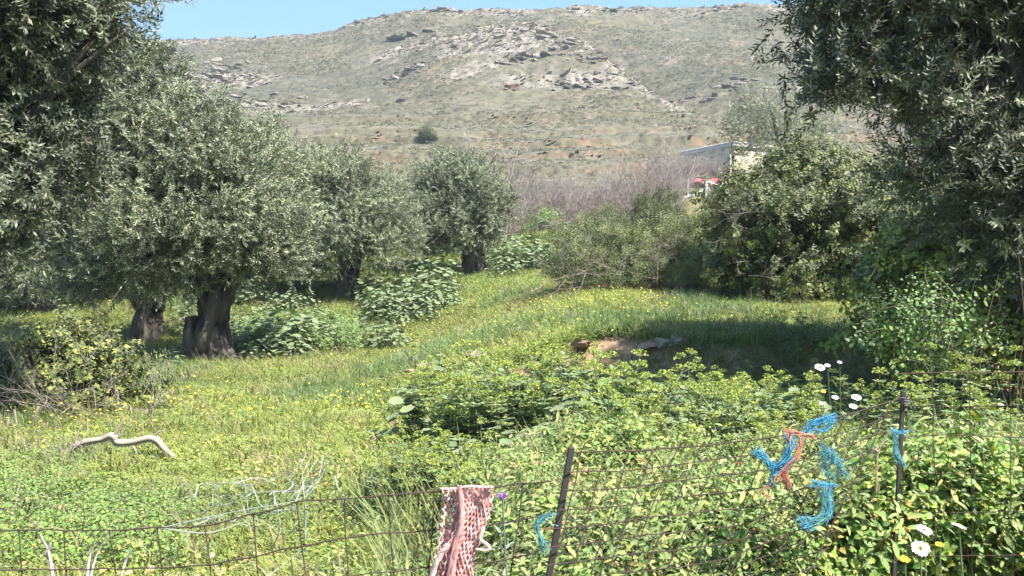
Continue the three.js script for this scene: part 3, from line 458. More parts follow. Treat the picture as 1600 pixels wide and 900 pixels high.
// grey leafless brush below the house, as separate shrubs
{
  rng(551); const protos = [];
  for (let v = 0; v < 3; v++) {
    const b = new MB(); for (let k = 0; k < 24; k++) twigs(b, V(gauss() * 0.3, 0, gauss() * 0.3), V(rr(-0.7, 0.7), 1, rr(-0.7, 0.7)).normalize(), rr(0.8, 1.4), 0.016, 3, [[0.30, 0.25, 0.23], [0.26, 0.23, 0.21], [0.22, 0.17, 0.14]][v]);
    protos.push(b.geo());
  }
  const rows = [[800, 300, 40, 1.1], [825, 315, 41, 1], [850, 300, 42, 1.15], [880, 310, 41, 1.05], [905, 298, 43, 1.1], [930, 300, 42, 1.1], [955, 295, 43, 1.2], [980, 290, 44, 1.1], [1005, 285, 44, 1.1], [1030, 280, 46, 1.0], [1052, 270, 47, 1.0], [815, 285, 45, 1.1], [870, 285, 46, 1.2], [940, 280, 46, 1.2], [1000, 275, 47, 1.2], [1035, 250, 50, 1.4], [780, 290, 44, 0.9], [790, 320, 39, 0.8], [1045, 0, 56, 1.05], [1062, 0, 57, 1.0], [1078, 0, 56.5, 0.95], [1094, 0, 56.2, 0.92], [1108, 0, 56.4, 0.9], [1122, 0, 56, 0.88], [1070, 0, 55.5, 0.75], [1086, 0, 57.5, 0.75], [1102, 0, 55.4, 0.65], [1116, 0, 57, 0.7]];
  rows.forEach(([px, , d, s], k) => { const x = (px - 800) / F * d, t = thing('leafless_shrub', V(x, ground(x, d) - 0.1, -d), d > 51 ? 'grey leafless shrub against the wall of the white house' : px < 860 ? 'grey purple leafless shrub at the left end of the brush, right of the lone olive' : px < 960 ? 'grey purple leafless shrub in the middle of the dry brush' : 'grey purple leafless shrub at the right end of the brush, near the railing', 'dry shrub', 'leafless shrubs in the brush below the house'); t.scale.set(s * rr(0.9, 1.3), s * rr(0.8, 1.2), s); t.rotation.y = rr(0, 6); mesh('twigs', protos[k % 3], M.wood, t).userData.kind = 'stuff'; });
  rng(561); const d = 38, x = (770 - 800) / F * d, base = V(x, ground(x, d), -d), t = thing('dead_tree', base, 'bare pale dead tree behind the lone round olive, its tips against the hill', 'dead tree'), b = new MB();
  for (const [px, py, a] of [[745, 215, -0.3], [775, 220, 0.1], [815, 210, 0.3], [800, 250, 0.5], [760, 245, -0.1]]) { const e = P(px, py, d).sub(base); b.tube(curve([V(a, 0, 0), V(a + 0.1, 1, 0), e.clone().multiplyScalar(0.6), e], 8), [0.06, 0.055, 0.05, 0.045, 0.04, 0.035, 0.03, 0.02, 0.012], 5, [0.33, 0.29, 0.27]); for (let k = 0; k < 4; k++) twigs(b, e.clone().multiplyScalar(rr(0.55, 1)), V(rr(-1, 1), rr(0.2, 1), 0.2).normalize(), 0.7, 0.014, 2, [0.33, 0.29, 0.27]); }
  mesh('branches', b.geo(), M.wood, t);
  const f = new MB(), fb = P(870, 345, 36); for (const q of [[836, 338, 868, 352], [848, 354, 892, 346], [862, 344, 880, 356], [840, 348, 858, 340]]) f.tube([P(q[0], q[1], 36).sub(fb), P((q[0] + q[2]) / 2 + 3, (q[1] + q[3]) / 2, 36).sub(fb), P(q[2], q[3], 36).sub(fb)], 0.016, 5, [0.3, 0.27, 0.24]);
  const ft = thing('bleached_branches', fb, 'bleached fallen branches at the foot of the grey brush', 'branches'); mesh('branch', f.geo(), M.wood, ft);
}

// ------------------------------------------------------------------ house, railing, red awning
{
  const plaster = noiseTexture(256, (u, v) => { const n = 0.5 + 0.5 * fbm(u * 14, v * 14, 4), k = 0.74 + 0.18 * n - 0.16 * ss(0.62, 0.8, 0.5 + 0.5 * fbm(u * 5 + 4, v * 7, 4)); return [k * 0.93, k * 0.86, k * 0.77]; }, true);
  const wallMat = new THREE.MeshStandardMaterial({ map: plaster, roughness: 0.95, bumpMap: rustBump, bumpScale: 0.02 });
  const corner = P(1145, 228, 58), L = V(-0.5, 0, -0.866), R = V(0.866, 0, -0.5), top = corner.y, base = V(corner.x, ground(corner.x, 58) - 0.6, -58), Hh = top - base.y;
  const t = thing('white_house', base, 'small flat roofed whitewashed house half hidden above the brambles', 'house');
  const wall = (a, b, name) => { const len = a.distanceTo(b), g = new THREE.BoxGeometry(len, Hh, 0.35), m = mesh(name, g, wallMat, t), mid = a.clone().add(b).multiplyScalar(0.5); m.position.set(mid.x, Hh / 2, mid.z); m.rotation.y = Math.atan2(-(b.z - a.z), b.x - a.x); return m; };
  const o = V(0, 0, 0), l = L.clone().multiplyScalar(4.9), r = R.clone().multiplyScalar(3.3), lr = l.clone().add(r);
  const inset = q => q.clone().lerp(lr.clone().multiplyScalar(0.5), 0.06);
  wall(inset(o), inset(l), 'wall'); wall(inset(o), inset(r), 'wall'); wall(inset(r), inset(lr), 'wall'); wall(inset(l), inset(lr), 'wall');
  const slab = new THREE.Shape(); for (const [k, q] of [o, r, lr, l].entries()) { const c = lr.clone().multiplyScalar(0.5), w = q.clone().sub(c).multiplyScalar(1.06).add(c); k ? slab.lineTo(w.x, -w.z) : slab.moveTo(w.x, -w.z); }
  const sg = new THREE.ExtrudeGeometry(slab, { depth: 0.26, bevelEnabled: true, bevelSize: 0.03, bevelThickness: 0.03, bevelSegments: 1 }); sg.rotateX(-Math.PI / 2);
  const roof = mesh('roof', sg, plain(0.5, 0.46, 0.42, 0.95, { bumpMap: rustBump, bumpScale: 0.03 }), t); roof.position.y = Hh;
  rng(601); for (let k = 0; k < 9; k++) { const m = mesh('roof_stone', ROCKS[k % 4], M.rock, t), q = (k < 5 ? l.clone().multiplyScalar(rr(0.1, 0.95)) : r.clone().multiplyScalar(rr(0.1, 0.9))).add(V(0, Hh + 0.3, 0)).lerp(lr.clone().multiplyScalar(0.5).setY(Hh + 0.3), 0.06); m.position.copy(q); m.scale.set(0.22, 0.12, 0.16); m.rotation.y = rr(0, 3); }
  const white = plain(0.75, 0.74, 0.72, 0.7), rail0 = P(1068, 309, 50), rail1 = P(1136, 284, 51.5), rb = rail0.clone(), rt = thing('white_railing', rb, 'white wooden railing sloping up towards the house above the thicket', 'railing');
  const bar = (a, b, w, name, par, m) => { const g = new THREE.BoxGeometry(w, a.distanceTo(b), w), o2 = mesh(name, g, m, par); o2.position.copy(a).add(b).multiplyScalar(0.5).sub(par.position); o2.quaternion.setFromUnitVectors(_Y, b.clone().sub(a).normalize()); return o2; };
  bar(rail0, rail1, 0.08, 'rail', rt, white); const dn = V(0.12, -0.75, 0); bar(rail0.clone().add(dn), rail1.clone().add(dn), 0.07, 'rail', rt, white);
  for (let k = 0; k <= 17; k++) { const p = rail0.clone().lerp(rail1, k / 17); bar(p, p.clone().add(V(0.13, -0.95, 0)), 0.05, 'baluster', rt, white); }
  const at = thing('red_awning', P(1075, 309, 50.6), 'faded red cloth awning on white posts behind the white railing', 'awning'), red = plain(0.26, 0.07, 0.07, 0.9, { side: THREE.DoubleSide }), D = 50.6;
  bar(P(1075, 312, D), P(1075, 281, D), 0.07, 'post', at, white); bar(P(1104, 312, D), P(1104, 280, D), 0.16, 'post', at, white); bar(P(1104, 283, D), P(1128, 293, D + 0.6), 0.1, 'beam', at, white);
  const cloth = (pts, name) => { const nu = 8, b = new MB(), a = at.position; for (let i = 0; i <= nu; i++) for (let j = 0; j <= 3; j++) { const u = i / nu, q = P(mix(pts[0][0], pts[1][0], u), mix(table(pts[2], u), table(pts[3], u), j / 3), D + 0.3 + 0.8 * (1 - j / 3) + 0.08 * Math.sin(u * 14 + j)).sub(a); b.pt(q, [0.42, 0.1, 0.1]); } for (let i = 0; i < nu; i++) for (let j = 0; j < 3; j++) { const k = i * 4 + j; b.tri(k, k + 4, k + 1); b.tri(k + 1, k + 4, k + 5); } mesh(name, b.geo(), red, at); };
  cloth([[1074], [1104], [[0, 283], [0.5, 278], [1, 281]], [[0, 294], [0.2, 286], [0.6, 283], [1, 290]]], 'cloth');
  cloth([[1105], [1125], [[0, 280], [1, 278]], [[0, 290], [1, 292]]], 'cloth'); cloth([[1107], [1130], [[0, 295], [1, 291]], [[0, 300], [1, 294]]], 'cloth');
  rng(611); outcrop('white_sheet', [[918, 326, 40, 12, 0.6, 0.3, 3, 1.9], [928, 322, 40.2, 7, 0.8, 0, 2, 1.9]], 'white lump of rubbish lying at the foot of the grey brush', 'rubbish', 21);
}

// ------------------------------------------------------------------ meadow: grass, low leaves, flowers (ground cover)
const inView = (x, d) => Math.abs(x) < d * 0.62 + 0.6;
function tuft(s, n, h, spread, cols, wid = 0.006, lean = 0.5) {
  rng(s); const b = new MB();
  for (let k = 0; k < n; k++) {
    const a = rr(0, 6.28), r = spread * Math.sqrt(rnd()), o = V(Math.cos(a) * r, -0.02, Math.sin(a) * r), L = h * rr(0.5, 1.2), l = rr(0.1, lean), e = rr(0, 6.28), dx = Math.cos(e) * l, dz = Math.sin(e) * l, c = jit(cols[Math.floor(rnd() * cols.length)], 0.2), w = wid * rr(0.7, 1.3), sx = -Math.sin(e + 0.6) * w, sz = Math.cos(e + 0.6) * w;
    const m = V(o.x + dx * L * 0.35, L * 0.6, o.z + dz * L * 0.35), tip = V(o.x + dx * L * 1.1, L * (1 - 0.25 * l), o.z + dz * L * 1.1);
    const i0 = b.v(o.x - sx, o.y, o.z - sz, c), i1 = b.v(o.x + sx, o.y, o.z + sz, c), i2 = b.v(m.x - sx * 0.8, m.y, m.z - sz * 0.8, c), i3 = b.v(m.x + sx * 0.8, m.y, m.z + sz * 0.8, c), i4 = b.pt(tip, c.map(q => q * 1.15));
    b.tri(i0, i1, i3); b.tri(i0, i3, i2); b.tri(i2, i3, i4);
  }
  return b.geo();
}
function lowLeaves(s, n, h, spread, cols, size) {
  rng(s); const b = new MB();
  for (let k = 0; k < n; k++) { const a = rr(0, 6.28), r = spread * Math.sqrt(rnd()), o = V(Math.cos(a) * r, h * rr(0.3, 1) * (1 - 0.4 * r / spread), Math.sin(a) * r), c = jit(cols[Math.floor(rnd() * cols.length)], 0.2), e = rr(0, 6.28); for (let j = 0; j < 3; j++) b.leaf(o, V(Math.cos(e + j * 2.1), rr(-0.1, 0.4), Math.sin(e + j * 2.1)).normalize(), V(rr(-0.3, 0.3), 1, rr(-0.3, 0.3)).normalize(), size * rr(0.8, 1.2), size * 0.95, c, { prof: [[0.6, 1]] }); }
  return b.geo();
}
const TALLGRASS = tuft(705, 9, 0.42, 0.1, [[0.24, 0.27, 0.08], [0.3, 0.28, 0.12], [0.18, 0.23, 0.06]], 0.0035, 0.45);
const GR = [[0.25, 0.30, 0.035], [0.31, 0.33, 0.045], [0.18, 0.255, 0.028], [0.36, 0.345, 0.075]];
{
  const grassA = tuft(701, 34, 0.17, 0.17, GR, 0.005, 0.9), grassB = tuft(702, 26, 0.32, 0.14, [[0.18, 0.24, 0.045], [0.15, 0.22, 0.045], [0.23, 0.27, 0.06]], 0.006, 0.7), low = lowLeaves(703, 44, 0.13, 0.2, [[0.245, 0.31, 0.025], [0.32, 0.35, 0.035], [0.185, 0.265, 0.022]], 0.02), dry = tuft(704, 20, 0.3, 0.18, [[0.36, 0.29, 0.16], [0.3, 0.24, 0.12], [0.2, 0.2, 0.07]], 0.005, 1.0);
  const A = [], B = [], C = [], D = []; rng(710);
  for (let k = 0; k < 150000; k++) {
    const d = 3.2 + 36 * Math.pow(rnd(), 1.35), x = rr(-1, 1) * (d * 0.62 + 0.8), keep = rnd(), pick = rnd(), px = 800 + x / d * F, y = height(x, d); if (keep > clamp(0.25 + d * 0.028, 0, 1)) continue;
    const slope = Math.abs(height(x, d + 0.3) - height(x, d - 0.3)) / 0.6, n = fbm(x * 0.35, d * 0.35, 3, 3), n2 = fbm(x * 0.9, d * 0.9, 2, 7); if (slope > 0.45 && rnd() < 0.75) continue; if (n2 > 0.42 && d > 10 && rnd() < 0.6) continue; if (d > 8 && d < 17 && Math.abs(px - 600 - 30 * vnoise(d * 0.6, 2)) < 30 && n2 > -0.25 && rnd() < 0.75) continue;
    const s = rr(0.7, 1.25) * (0.85 + d * 0.014), v = 1 + 0.35 * n + rr(-0.12, 0.12), blue = ss(0.12, 0.42, fbm(x * 0.5, d * 0.5, 3, 15)), c = [v * (1 - 0.2 * blue), v * (1 - 0.08 * blue), v * (1 + 0.2 * blue)];
    const it = { p: V(x, y, -d), up: V(rr(-0.15, 0.15), 1, rr(-0.15, 0.15)).normalize(), s, c };
    const dryness = ss(0.1, 0.5, fbm(x * 0.6, d * 0.6, 3, 21)) * (px < 620 && d < 7 ? 1.6 : 0.35);
    if (pick < 0.1 * dryness + 0.02) D.push(it); else if (pick < 0.38) A.push(it); else if (pick < 0.40 + 0.16 * blue && d > 8.5) { it.s *= 0.85; B.push(it); } else C.push(it);
  }
  console.log('meadow', A.length, B.length, C.length, D.length);
  tag(scatter('meadow_grass', grassA, M.grass, A, scene), 'short yellow green grass of the sunny meadow', 'grass', null, 'stuff');
  tag(scatter('tall_grass', grassB, M.grass, B, scene), 'taller bluish grass tufts in the meadow', 'grass', null, 'stuff');
  tag(scatter('clover_cover', low, M.soft, C, scene), 'low clover like leaves covering the meadow', 'ground cover', null, 'stuff');
  tag(scatter('dry_grass', dry, M.grass, D, scene), 'straw coloured dry grass among the green', 'dry grass', null, 'stuff');
  rng(715); const lv = new MB(); lv.leaf(V(0, 0, 0), V(1, 0.1, 0), V(0, 1, 0), 0.05, 0.03, [1, 1, 1], { prof: [[0.3, 0.9], [0.65, 0.9]], droop: 0.4 }); const LV = [];
  for (let k = 0; k < 2600; k++) { const d = rr(4.2, 8.5), px = rr(-40, 640), x = (px - 800) / F * d; if (fbm(x * 1.1, d * 1.1, 3, 81) < 0.0 + rr(-0.1, 0.15)) continue; const t = rr(0.7, 1.2), q = rnd(); LV.push({ p: V(x, ground(x, d) + rr(0.08, 0.2), -d), up: V(rr(-0.8, 0.8), 1, rr(-0.3, 0.9)).normalize(), s: rr(0.4, 0.95), c: q < 0.5 ? [0.42 * t, 0.32 * t, 0.11 * t] : q < 0.7 ? [0.45 * t, 0.24 * t, 0.1 * t] : [0.34 * t, 0.3 * t, 0.16 * t] }); }
  tag(scatter('yellowed_leaves', lv.geo(), M.soft, LV, scene), 'yellowed and dry leaves among the grass at the lower left', 'dry leaves', null, 'stuff');
  // yellow flowers
  const fb = new MB(); rng(720); for (let k = 0; k < 5; k++) fb.leaf(V(0, 0, 0), V(Math.cos(k * 1.257), 0.5, Math.sin(k * 1.257)).normalize(), V(0, 1, 0), 0.02, 0.019, jit([0.75, 0.62, 0.02], 0.1), { prof: [[0.6, 1]] }); fb.tube([V(0, 0, 0), V(0.01, -0.12, 0.01)], 0.0015, 3, [0.15, 0.2, 0.04], { caps: false });
  const fl = []; rng(721);
  for (let k = 0; k < 26000; k++) {
    const d = 3.4 + 33 * Math.pow(rnd(), 0.9), x = rr(-1, 1) * (d * 0.6), n = fbm(x * 0.45, d * 0.45, 3, 31), px = 800 + x / d * F; let w = ss(0.05, 0.5, n) * 0.5 + 0.03; w += 0.5 * Math.exp(-(((px - 830) / 150) ** 2 + ((d - 19) / 4) ** 2)) + 0.35 * Math.exp(-(((px - 1010) / 60) ** 2 + ((d - 17) / 2) ** 2)); if (d < 8) w *= 0.5;
    if (rnd() > w) continue; fl.push({ p: V(x, height(x, d) + rr(0.12, 0.28), -d), up: V(rr(-0.7, 0.7), 1, rr(-0.2, 0.7)).normalize(), s: rr(0.5, 1.15) * (d < 10 ? 0.75 : 1) });
  }
  console.log('flowers', fl.length);
  tag(scatter('yellow_flowers', fb.geo(), M.petal, fl, scene), 'small yellow flowers sprinkled over the meadow', 'flowers', null, 'stuff');
}

// ------------------------------------------------------------------ alexanders, mallows, undergrowth
function alexanders(s) {
  rng(s); const t = new THREE.Group(); t.name = 'alexanders_plant'; const st = new MB(), lf = new MB(), heads = [];
  const n = 6 + Math.floor(rr(0, 3)); const stemC = [0.2, 0.25, 0.07];
  for (let k = 0; k < n; k++) {
    const a = rr(0, 6.28), lean = rr(0.1, 0.45), hgt = rr(0.6, 0.95), top = V(Math.cos(a) * lean * hgt, hgt, Math.sin(a) * lean * hgt), at = u => V(top.x * u * u, hgt * u, top.z * u * u);
    st.tube([0, 0.35, 0.7, 1].map(at), [0.008, 0.006, 0.004], 4, stemC, { caps: false });
    for (let j = 0; j < 9; j++) {
      const u = rr(0.2, 0.95), o = at(u), e = rr(0, 6.28), out = V(Math.cos(e), rr(0.15, 0.6), Math.sin(e)).normalize(), L = rr(0.08, 0.2) * (1.3 - u), c = jit([[0.10, 0.165, 0.022], [0.14, 0.2, 0.03], [0.17, 0.22, 0.04]][Math.floor(rnd() * 3)], 0.15), q = o.clone().addScaledVector(out, L);
      st.tube([o, q], 0.0025, 3, stemC, { caps: false });
      for (const w of [-1, 0, 1]) { const d2 = out.clone().applyAxisAngle(_Y, w * 0.95); const b0 = q.clone().addScaledVector(d2, 0.01); for (const w2 of [-1, 0, 1]) lf.leaf(b0.clone().addScaledVector(d2, w2 ? 0.02 : 0.045), d2.clone().applyAxisAngle(_Y, w2 * 0.8), V(rr(-0.35, 0.35), 1, rr(-0.35, 0.35)).normalize(), rr(0.045, 0.07), 0.042, c, { prof: [[0.3, 0.9], [0.65, 0.9]] }); }
    }
    for (let j = 0; j < 2; j++) { const o = at(j ? rr(0.8, 0.97) : 1), e = rr(0, 6.28), q = o.clone().add(V(Math.cos(e) * 0.1 * (j ? 1 : 0.2), rr(0.04, 0.12), Math.sin(e) * 0.1 * (j ? 1 : 0.2))); st.tube([o, q], 0.003, 3, stemC, { caps: false }); heads.push([q, rr(0.8, 1.3)]); }
  }
  mesh('stems', st.geo(), M.soft, t).userData.kind = 'stuff'; mesh('foliage', lf.geo(), M.shiny, t).userData.kind = 'stuff';
  for (const [q, sc] of heads) { const h = mesh('flower_head', UMBEL, M.soft, t); h.position.copy(q); h.scale.setScalar(sc); h.rotation.set(rr(-0.4, 0.4), rr(0, 6), rr(-0.4, 0.4)); }
  return t;
}
const UMBEL = (() => { rng(731); const b = new MB(); for (let k = 0; k < 17; k++) { const q = dirs(); q.y = Math.abs(q.y) * 0.7 + 0.1; const o = q.clone().multiplyScalar(0.042); b.tube([V(0, 0, 0), o], 0.0012, 3, [0.3, 0.34, 0.08], { caps: false }); for (let j = 0; j < 4; j++) { const e = dirs(); e.y = Math.abs(e.y); b.leaf(o.clone().addScaledVector(e, 0.004), e, dirs(), 0.013, 0.012, jit([0.36, 0.43, 0.07], 0.2), { prof: [[0.5, 1]] }); } } return b.geo(); })();
function mallow(s) {
  rng(s); const t = new THREE.Group(); t.name = 'mallow_plant'; const st = new MB(), lf = new MB();
  for (let k = 0; k < 95; k++) {
    const a = rr(0, 6.28), r = 0.42 * Math.sqrt(rnd()), hgt = 0.55 * (1 - 0.55 * (r / 0.42) ** 2) * rr(0.35, 1.1), o = V(Math.cos(a) * r, hgt, Math.sin(a) * r), f = V(Math.cos(a) * r * 1.3 + rr(-0.35, 0.35), 1, Math.sin(a) * r * 1.3 + rr(-0.35, 0.35)).normalize();
    st.tube([V(o.x * 0.35, 0, o.z * 0.35), V(o.x * 0.75, hgt * 0.6, o.z * 0.75), o], [0.004, 0.003, 0.002], 3, [0.17, 0.21, 0.08], { caps: false });
    lf.disk(o, f, rr(0.03, 0.058), jit([[0.12, 0.18, 0.05], [0.16, 0.22, 0.075], [0.105, 0.165, 0.038], [0.21, 0.255, 0.1]][Math.floor(rnd() * 4)], 0.15), 6, 0.22);
  }
  mesh('stems', st.geo(), M.soft, t).userData.kind = 'stuff'; mesh('foliage', lf.geo(), M.soft, t).userData.kind = 'stuff'; return t;
}
function plantOut(makers, s0, spots, labelOf, category, group) {
  const protos = makers; rng(s0); const used = new Set();
  for (const [px, d, sc] of spots) {
    if ((Math.abs(px - 545) < 34 && d > 18 && d < 27.6) || (Math.abs(px - 742) < 40 && d > 22 && d < 31.6) || (Math.abs(px - 330) < 48 && d < 18.6 && d > 12)) continue;   // trunks stand clear
    const x = (px - 800) / F * d, pos = V(x, ground(x, d) - 0.03, -d), v = Math.floor(rnd() * protos.length), p = protos[v], turn = rr(0, 6.28);
    const label = typeof labelOf === 'string' ? labelOf : labelOf(px, d);
    if (!used.has(v)) { used.add(v); p.name = numbered(p.name); p.position.copy(pos); p.rotation.y = turn; p.scale.setScalar(sc); tag(p, label, category, group); scene.add(p); }
    else copyOf(p, pos, turn, sc, label, group);
  }
}
{
  const spots = []; rng(741);
  for (let k = 0; k < 62; k++) { const d = rr(6.2, 10.5), px = rr(650, 1260) + (d < 7.5 ? 40 : 0); spots.push([px, d, rr(0.75, 1.15) * (d > 8.6 ? 0.72 : 1)]); }
  for (let k = 0; k < 12; k++) spots.push([rr(610, 700), rr(5.6, 7.4), rr(0.45, 0.7)]);
  for (let k = 0; k < 20; k++) { const d = rr(4.2, 6); spots.push([rr(660, 1280), d, rr(0.5, 0.8)]); }
  for (const q of [[1480, 6.5, 1], [1560, 6.2, 1], [1330, 6.8, 0.7], [880, 5.6, 0.75], [960, 5.4, 0.8], [1060, 5.6, 0.85], [1160, 5.5, 0.9], [1240, 5.8, 0.9], [760, 6, 0.7], [1400, 7.5, 1], [1460, 8, 1.1], [1350, 8.5, 0.9], [1520, 8.2, 1.2]]) spots.push(q);
  plantOut([742, 743, 744, 745].map(alexanders), 746, spots, (px, d) => `alexanders with yellow green heads, ${px > 1290 ? 'in shade left of the ivy thicket' : d < 6.1 ? 'in the row closest to the mesh fence' : px < 800 ? 'at the left end of the clump' : px > 1090 ? 'right end of the clump near the daisies' : d > 8.8 ? 'at the back below the terrace stones' : 'in the middle of the clump'}`, 'alexanders', 'alexanders in the clump behind the fence');
}
{
  const m = [752, 753, 754, 755].map(mallow), spots = []; rng(751);
  for (const [px, d, r, n, s] of [[820, 12, 1.2, 9, 1.1], [900, 11.6, 0.9, 6, 1], [960, 10.2, 0.6, 4, 1], [1020, 7, 0.5, 6, 1.25], [740, 10.5, 0.5, 3, 1.1], [720, 6.6, 0.4, 5, 1.0], [860, 7.4, 0.7, 6, 1.3], [930, 6.2, 0.6, 5, 1.15], [800, 8.6, 0.6, 5, 1.25], [1090, 8, 0.6, 4, 1.3], [1180, 7.4, 0.6, 4, 1], [1150, 4.8, 0.6, 4, 0.8], [1350, 4.4, 0.5, 4, 0.8], [1000, 4.6, 0.5, 4, 0.8], [1500, 5, 0.6, 4, 0.9], [760, 5, 0.4, 3, 0.7]]) for (let k = 0; k < n; k++) spots.push([px + gauss() * r * F / d * 0.6, d + gauss() * r * 0.5, s * rr(0.8, 1.2)]);
  plantOut(m, 756, spots, (px, d) => `grey green round leaved mallow ${d > 9.6 ? 'below the terrace stones behind the alexanders' : d < 5.4 ? (px > 1250 ? 'behind the blue twine on the mesh fence' : 'close behind the nearer end of the mesh fence') : px < 780 ? 'at the left end of the alexanders clump' : px < 950 ? 'left of the middle of the alexanders clump' : px < 1060 ? 'right of the middle of the alexanders clump' : 'near the daisies right of the clump'}`, 'mallow', 'mallows among the alexanders');
  const m2 = [762, 763, 764].map(mallow), sp2 = []; rng(761);
  for (const [px, d, r, n, s] of [[440, 20, 1.4, 12, 1.9], [500, 20.5, 1, 8, 2], [400, 19.5, 1, 6, 1.3], [630, 25.5, 1.2, 12, 2.3], [600, 24, 0.8, 6, 1.9], [690, 28, 1.2, 8, 2.3], [810, 33, 1.5, 9, 2.4], [850, 31, 1.0, 6, 2.2], [480, 25, 1.2, 7, 1.5], [300, 22.5, 1, 6, 1.4], [780, 36, 1.4, 7, 1.8], [250, 17.5, 0.5, 3, 0.9], [270, 16.4, 0.7, 4, 0.8]]) for (let k = 0; k < n * 1.5; k++) sp2.push([px + gauss() * r * F / d * 0.95, d + gauss() * r * 0.8, s * 0.72 * rr(0.6, 1.35)]);
  plantOut(m2, 766, sp2, (px, d) => `round leaved mallow ${d > 30 ? 'on the slope behind the lone round olive' : px < 330 ? 'near the foot of the split olive trunk' : d < 22.3 ? 'in the patch right of the split olive trunk' : px < 540 ? 'in front of the pale short olive trunk' : 'in the patch between the forked olive and the lone olive'}`, 'mallow', 'mallows around the olive trunks');
}
{ // undergrowth: leafy shoots; canopy height by place
  rng(771); const it = [[], [], []], it2 = [], fenceD = px => px < 890 ? 2.85 : px < 1412 ? mix(2.85, 3.32, (px - 890) / 522) : 3.4;
  const canopy = (x, d) => { const px = 800 + x / d * F, right = ss(600, 960, px + 90 * vnoise(x * 2, d * 2)), fall = 1 - ss(5.0, 7.4, d), n = 0.5 + 0.5 * fbm(x * 1.7, d * 1.7, 3, 41); return [(0.08 + 0.58 * right * fall) * (0.3 + 1.15 * n) + 0.1 * ss(1250, 1500, px) * fall, right, n]; };
  for (let k = 0; k < 120000; k++) {
    const d = 2.9 + 4.6 * Math.pow(rnd(), 1.1), x = rr(-0.3, 1) * (d * 0.64 + 0.3), px = 800 + x / d * F; if (d < fenceD(px) + 0.08) continue;
    const [hgt, right, n] = canopy(x, d); if (rnd() > 0.08 + 0.92 * right) continue;
    const deep = 1 - 0.8 * rnd() * rnd(), y = ground(x, d) + hgt * deep - 0.12, t = rr(0.7, 1.35) * (0.8 + 0.6 * n), yel = rnd() < 0.15 ? 1.35 : 1, kind = fbm(x * 1.1, d * 1.1, 2, 44) + 0.25 * gauss(); if (vnoise(x * 4.5, d * 4.5, y * 5) > 0.25 || (hgt < 0.3 && vnoise(x * 2, d * 2, 90) > 0.3 && px < 1000)) continue;
    it[kind > 0.1 ? 1 : kind < -0.12 ? 2 : 0].push({ p: V(x, Math.max(y, ground(x, d) - 0.05), -d), up: V(rr(-1, 1), 1, rr(-0.7, 1)).normalize(), s: rr(0.4, 1.1), c: rnd() < 0.025 ? [t * 2.2, t * 0.85, t * 1.6] : [t * yel, t, t * 0.95] });
  }
  tag(scatter('leafy_undergrowth', SPRIG.bright, M.shiny, it[0], scene), 'bright leafy undergrowth crowding behind the mesh fence', 'undergrowth', null, 'stuff');
  tag(scatter('clover_undergrowth', SPRIG.trefoil, M.shiny, it[1], scene), 'three leaved yellow green undergrowth mixed in behind the mesh fence', 'undergrowth', null, 'stuff');
  tag(scatter('narrow_leaved_undergrowth', SPRIG.narrow, M.soft, it[2], scene), 'narrow leaved undergrowth mixed in behind the mesh fence', 'undergrowth', null, 'stuff');
  const gs = []; rng(773); for (let k = 0; k < 420; k++) { const d = rr(3.1, 6.5), x = rr(-0.3, 1) * (d * 0.6), px = 800 + x / d * F; if (d < fenceD(px) + 0.2) continue; const [h] = canopy(x, d); gs.push({ p: V(x, ground(x, d) + Math.max(0, h - 0.25), -d), up: V(rr(-0.2, 0.2), 1, rr(-0.2, 0.2)).normalize(), s: rr(0.9, 1.5), c: [1, 1, 1].map(() => rr(0.85, 1.2)) }); }
  tag(scatter('wild_grass', TALLGRASS, M.grass, gs, scene), 'thin wild grass blades sticking out of the leafy undergrowth', 'grass', null, 'stuff');
  rng(772); // left front leaves and the darker plants at the terrace bank
  for (let k = 0; k < 9000; k++) {
    const z = rnd(); let d, x, h = 0.16, t = rr(0.8, 1.3);
    if (z < 0.22) { d = rr(4.7, 7.0); const px = rr(-40, 290); x = (px - 800) / F * d; if (fbm(x * 1.3, d * 1.3, 2, 51) < 0.02 + ss(110, 300, px) * 0.25) continue; t *= 1.15; }
    else if (z < 0.65) { d = rr(9.5, 13.5); x = (rr(1080, 1620) - 800) / F * d; h = 0.4; t *= 0.8; }
    else if (z < 0.8) { d = rr(19, 23); x = (rr(370, 560) - 800) / F * d; h = 0.6; }
    else { d = rr(24, 37); x = (rr(560, 900) - 800) / F * d; h = 0.5; t *= 1.1; if (fbm(x * 0.6, d * 0.6, 2, 61) < 0.02) continue; }
    it2.push({ p: V(x, ground(x, d) + h * rnd() * (0.6 + 0.6 * fbm(x, d, 2, 71)) - 0.1, -d), up: V(rr(-0.5, 0.5), 1, rr(-0.3, 0.6)).normalize(), s: rr(0.6, 1.1) * (d > 15 ? 1.4 : 0.85), c: [t * 1.1, t, t] });
  }
  tag(scatter('leafy_weeds', SPRIG.bright, M.soft, it2, scene), 'leafy green weeds among the grass and under the olives', 'weeds', null, 'stuff');
}

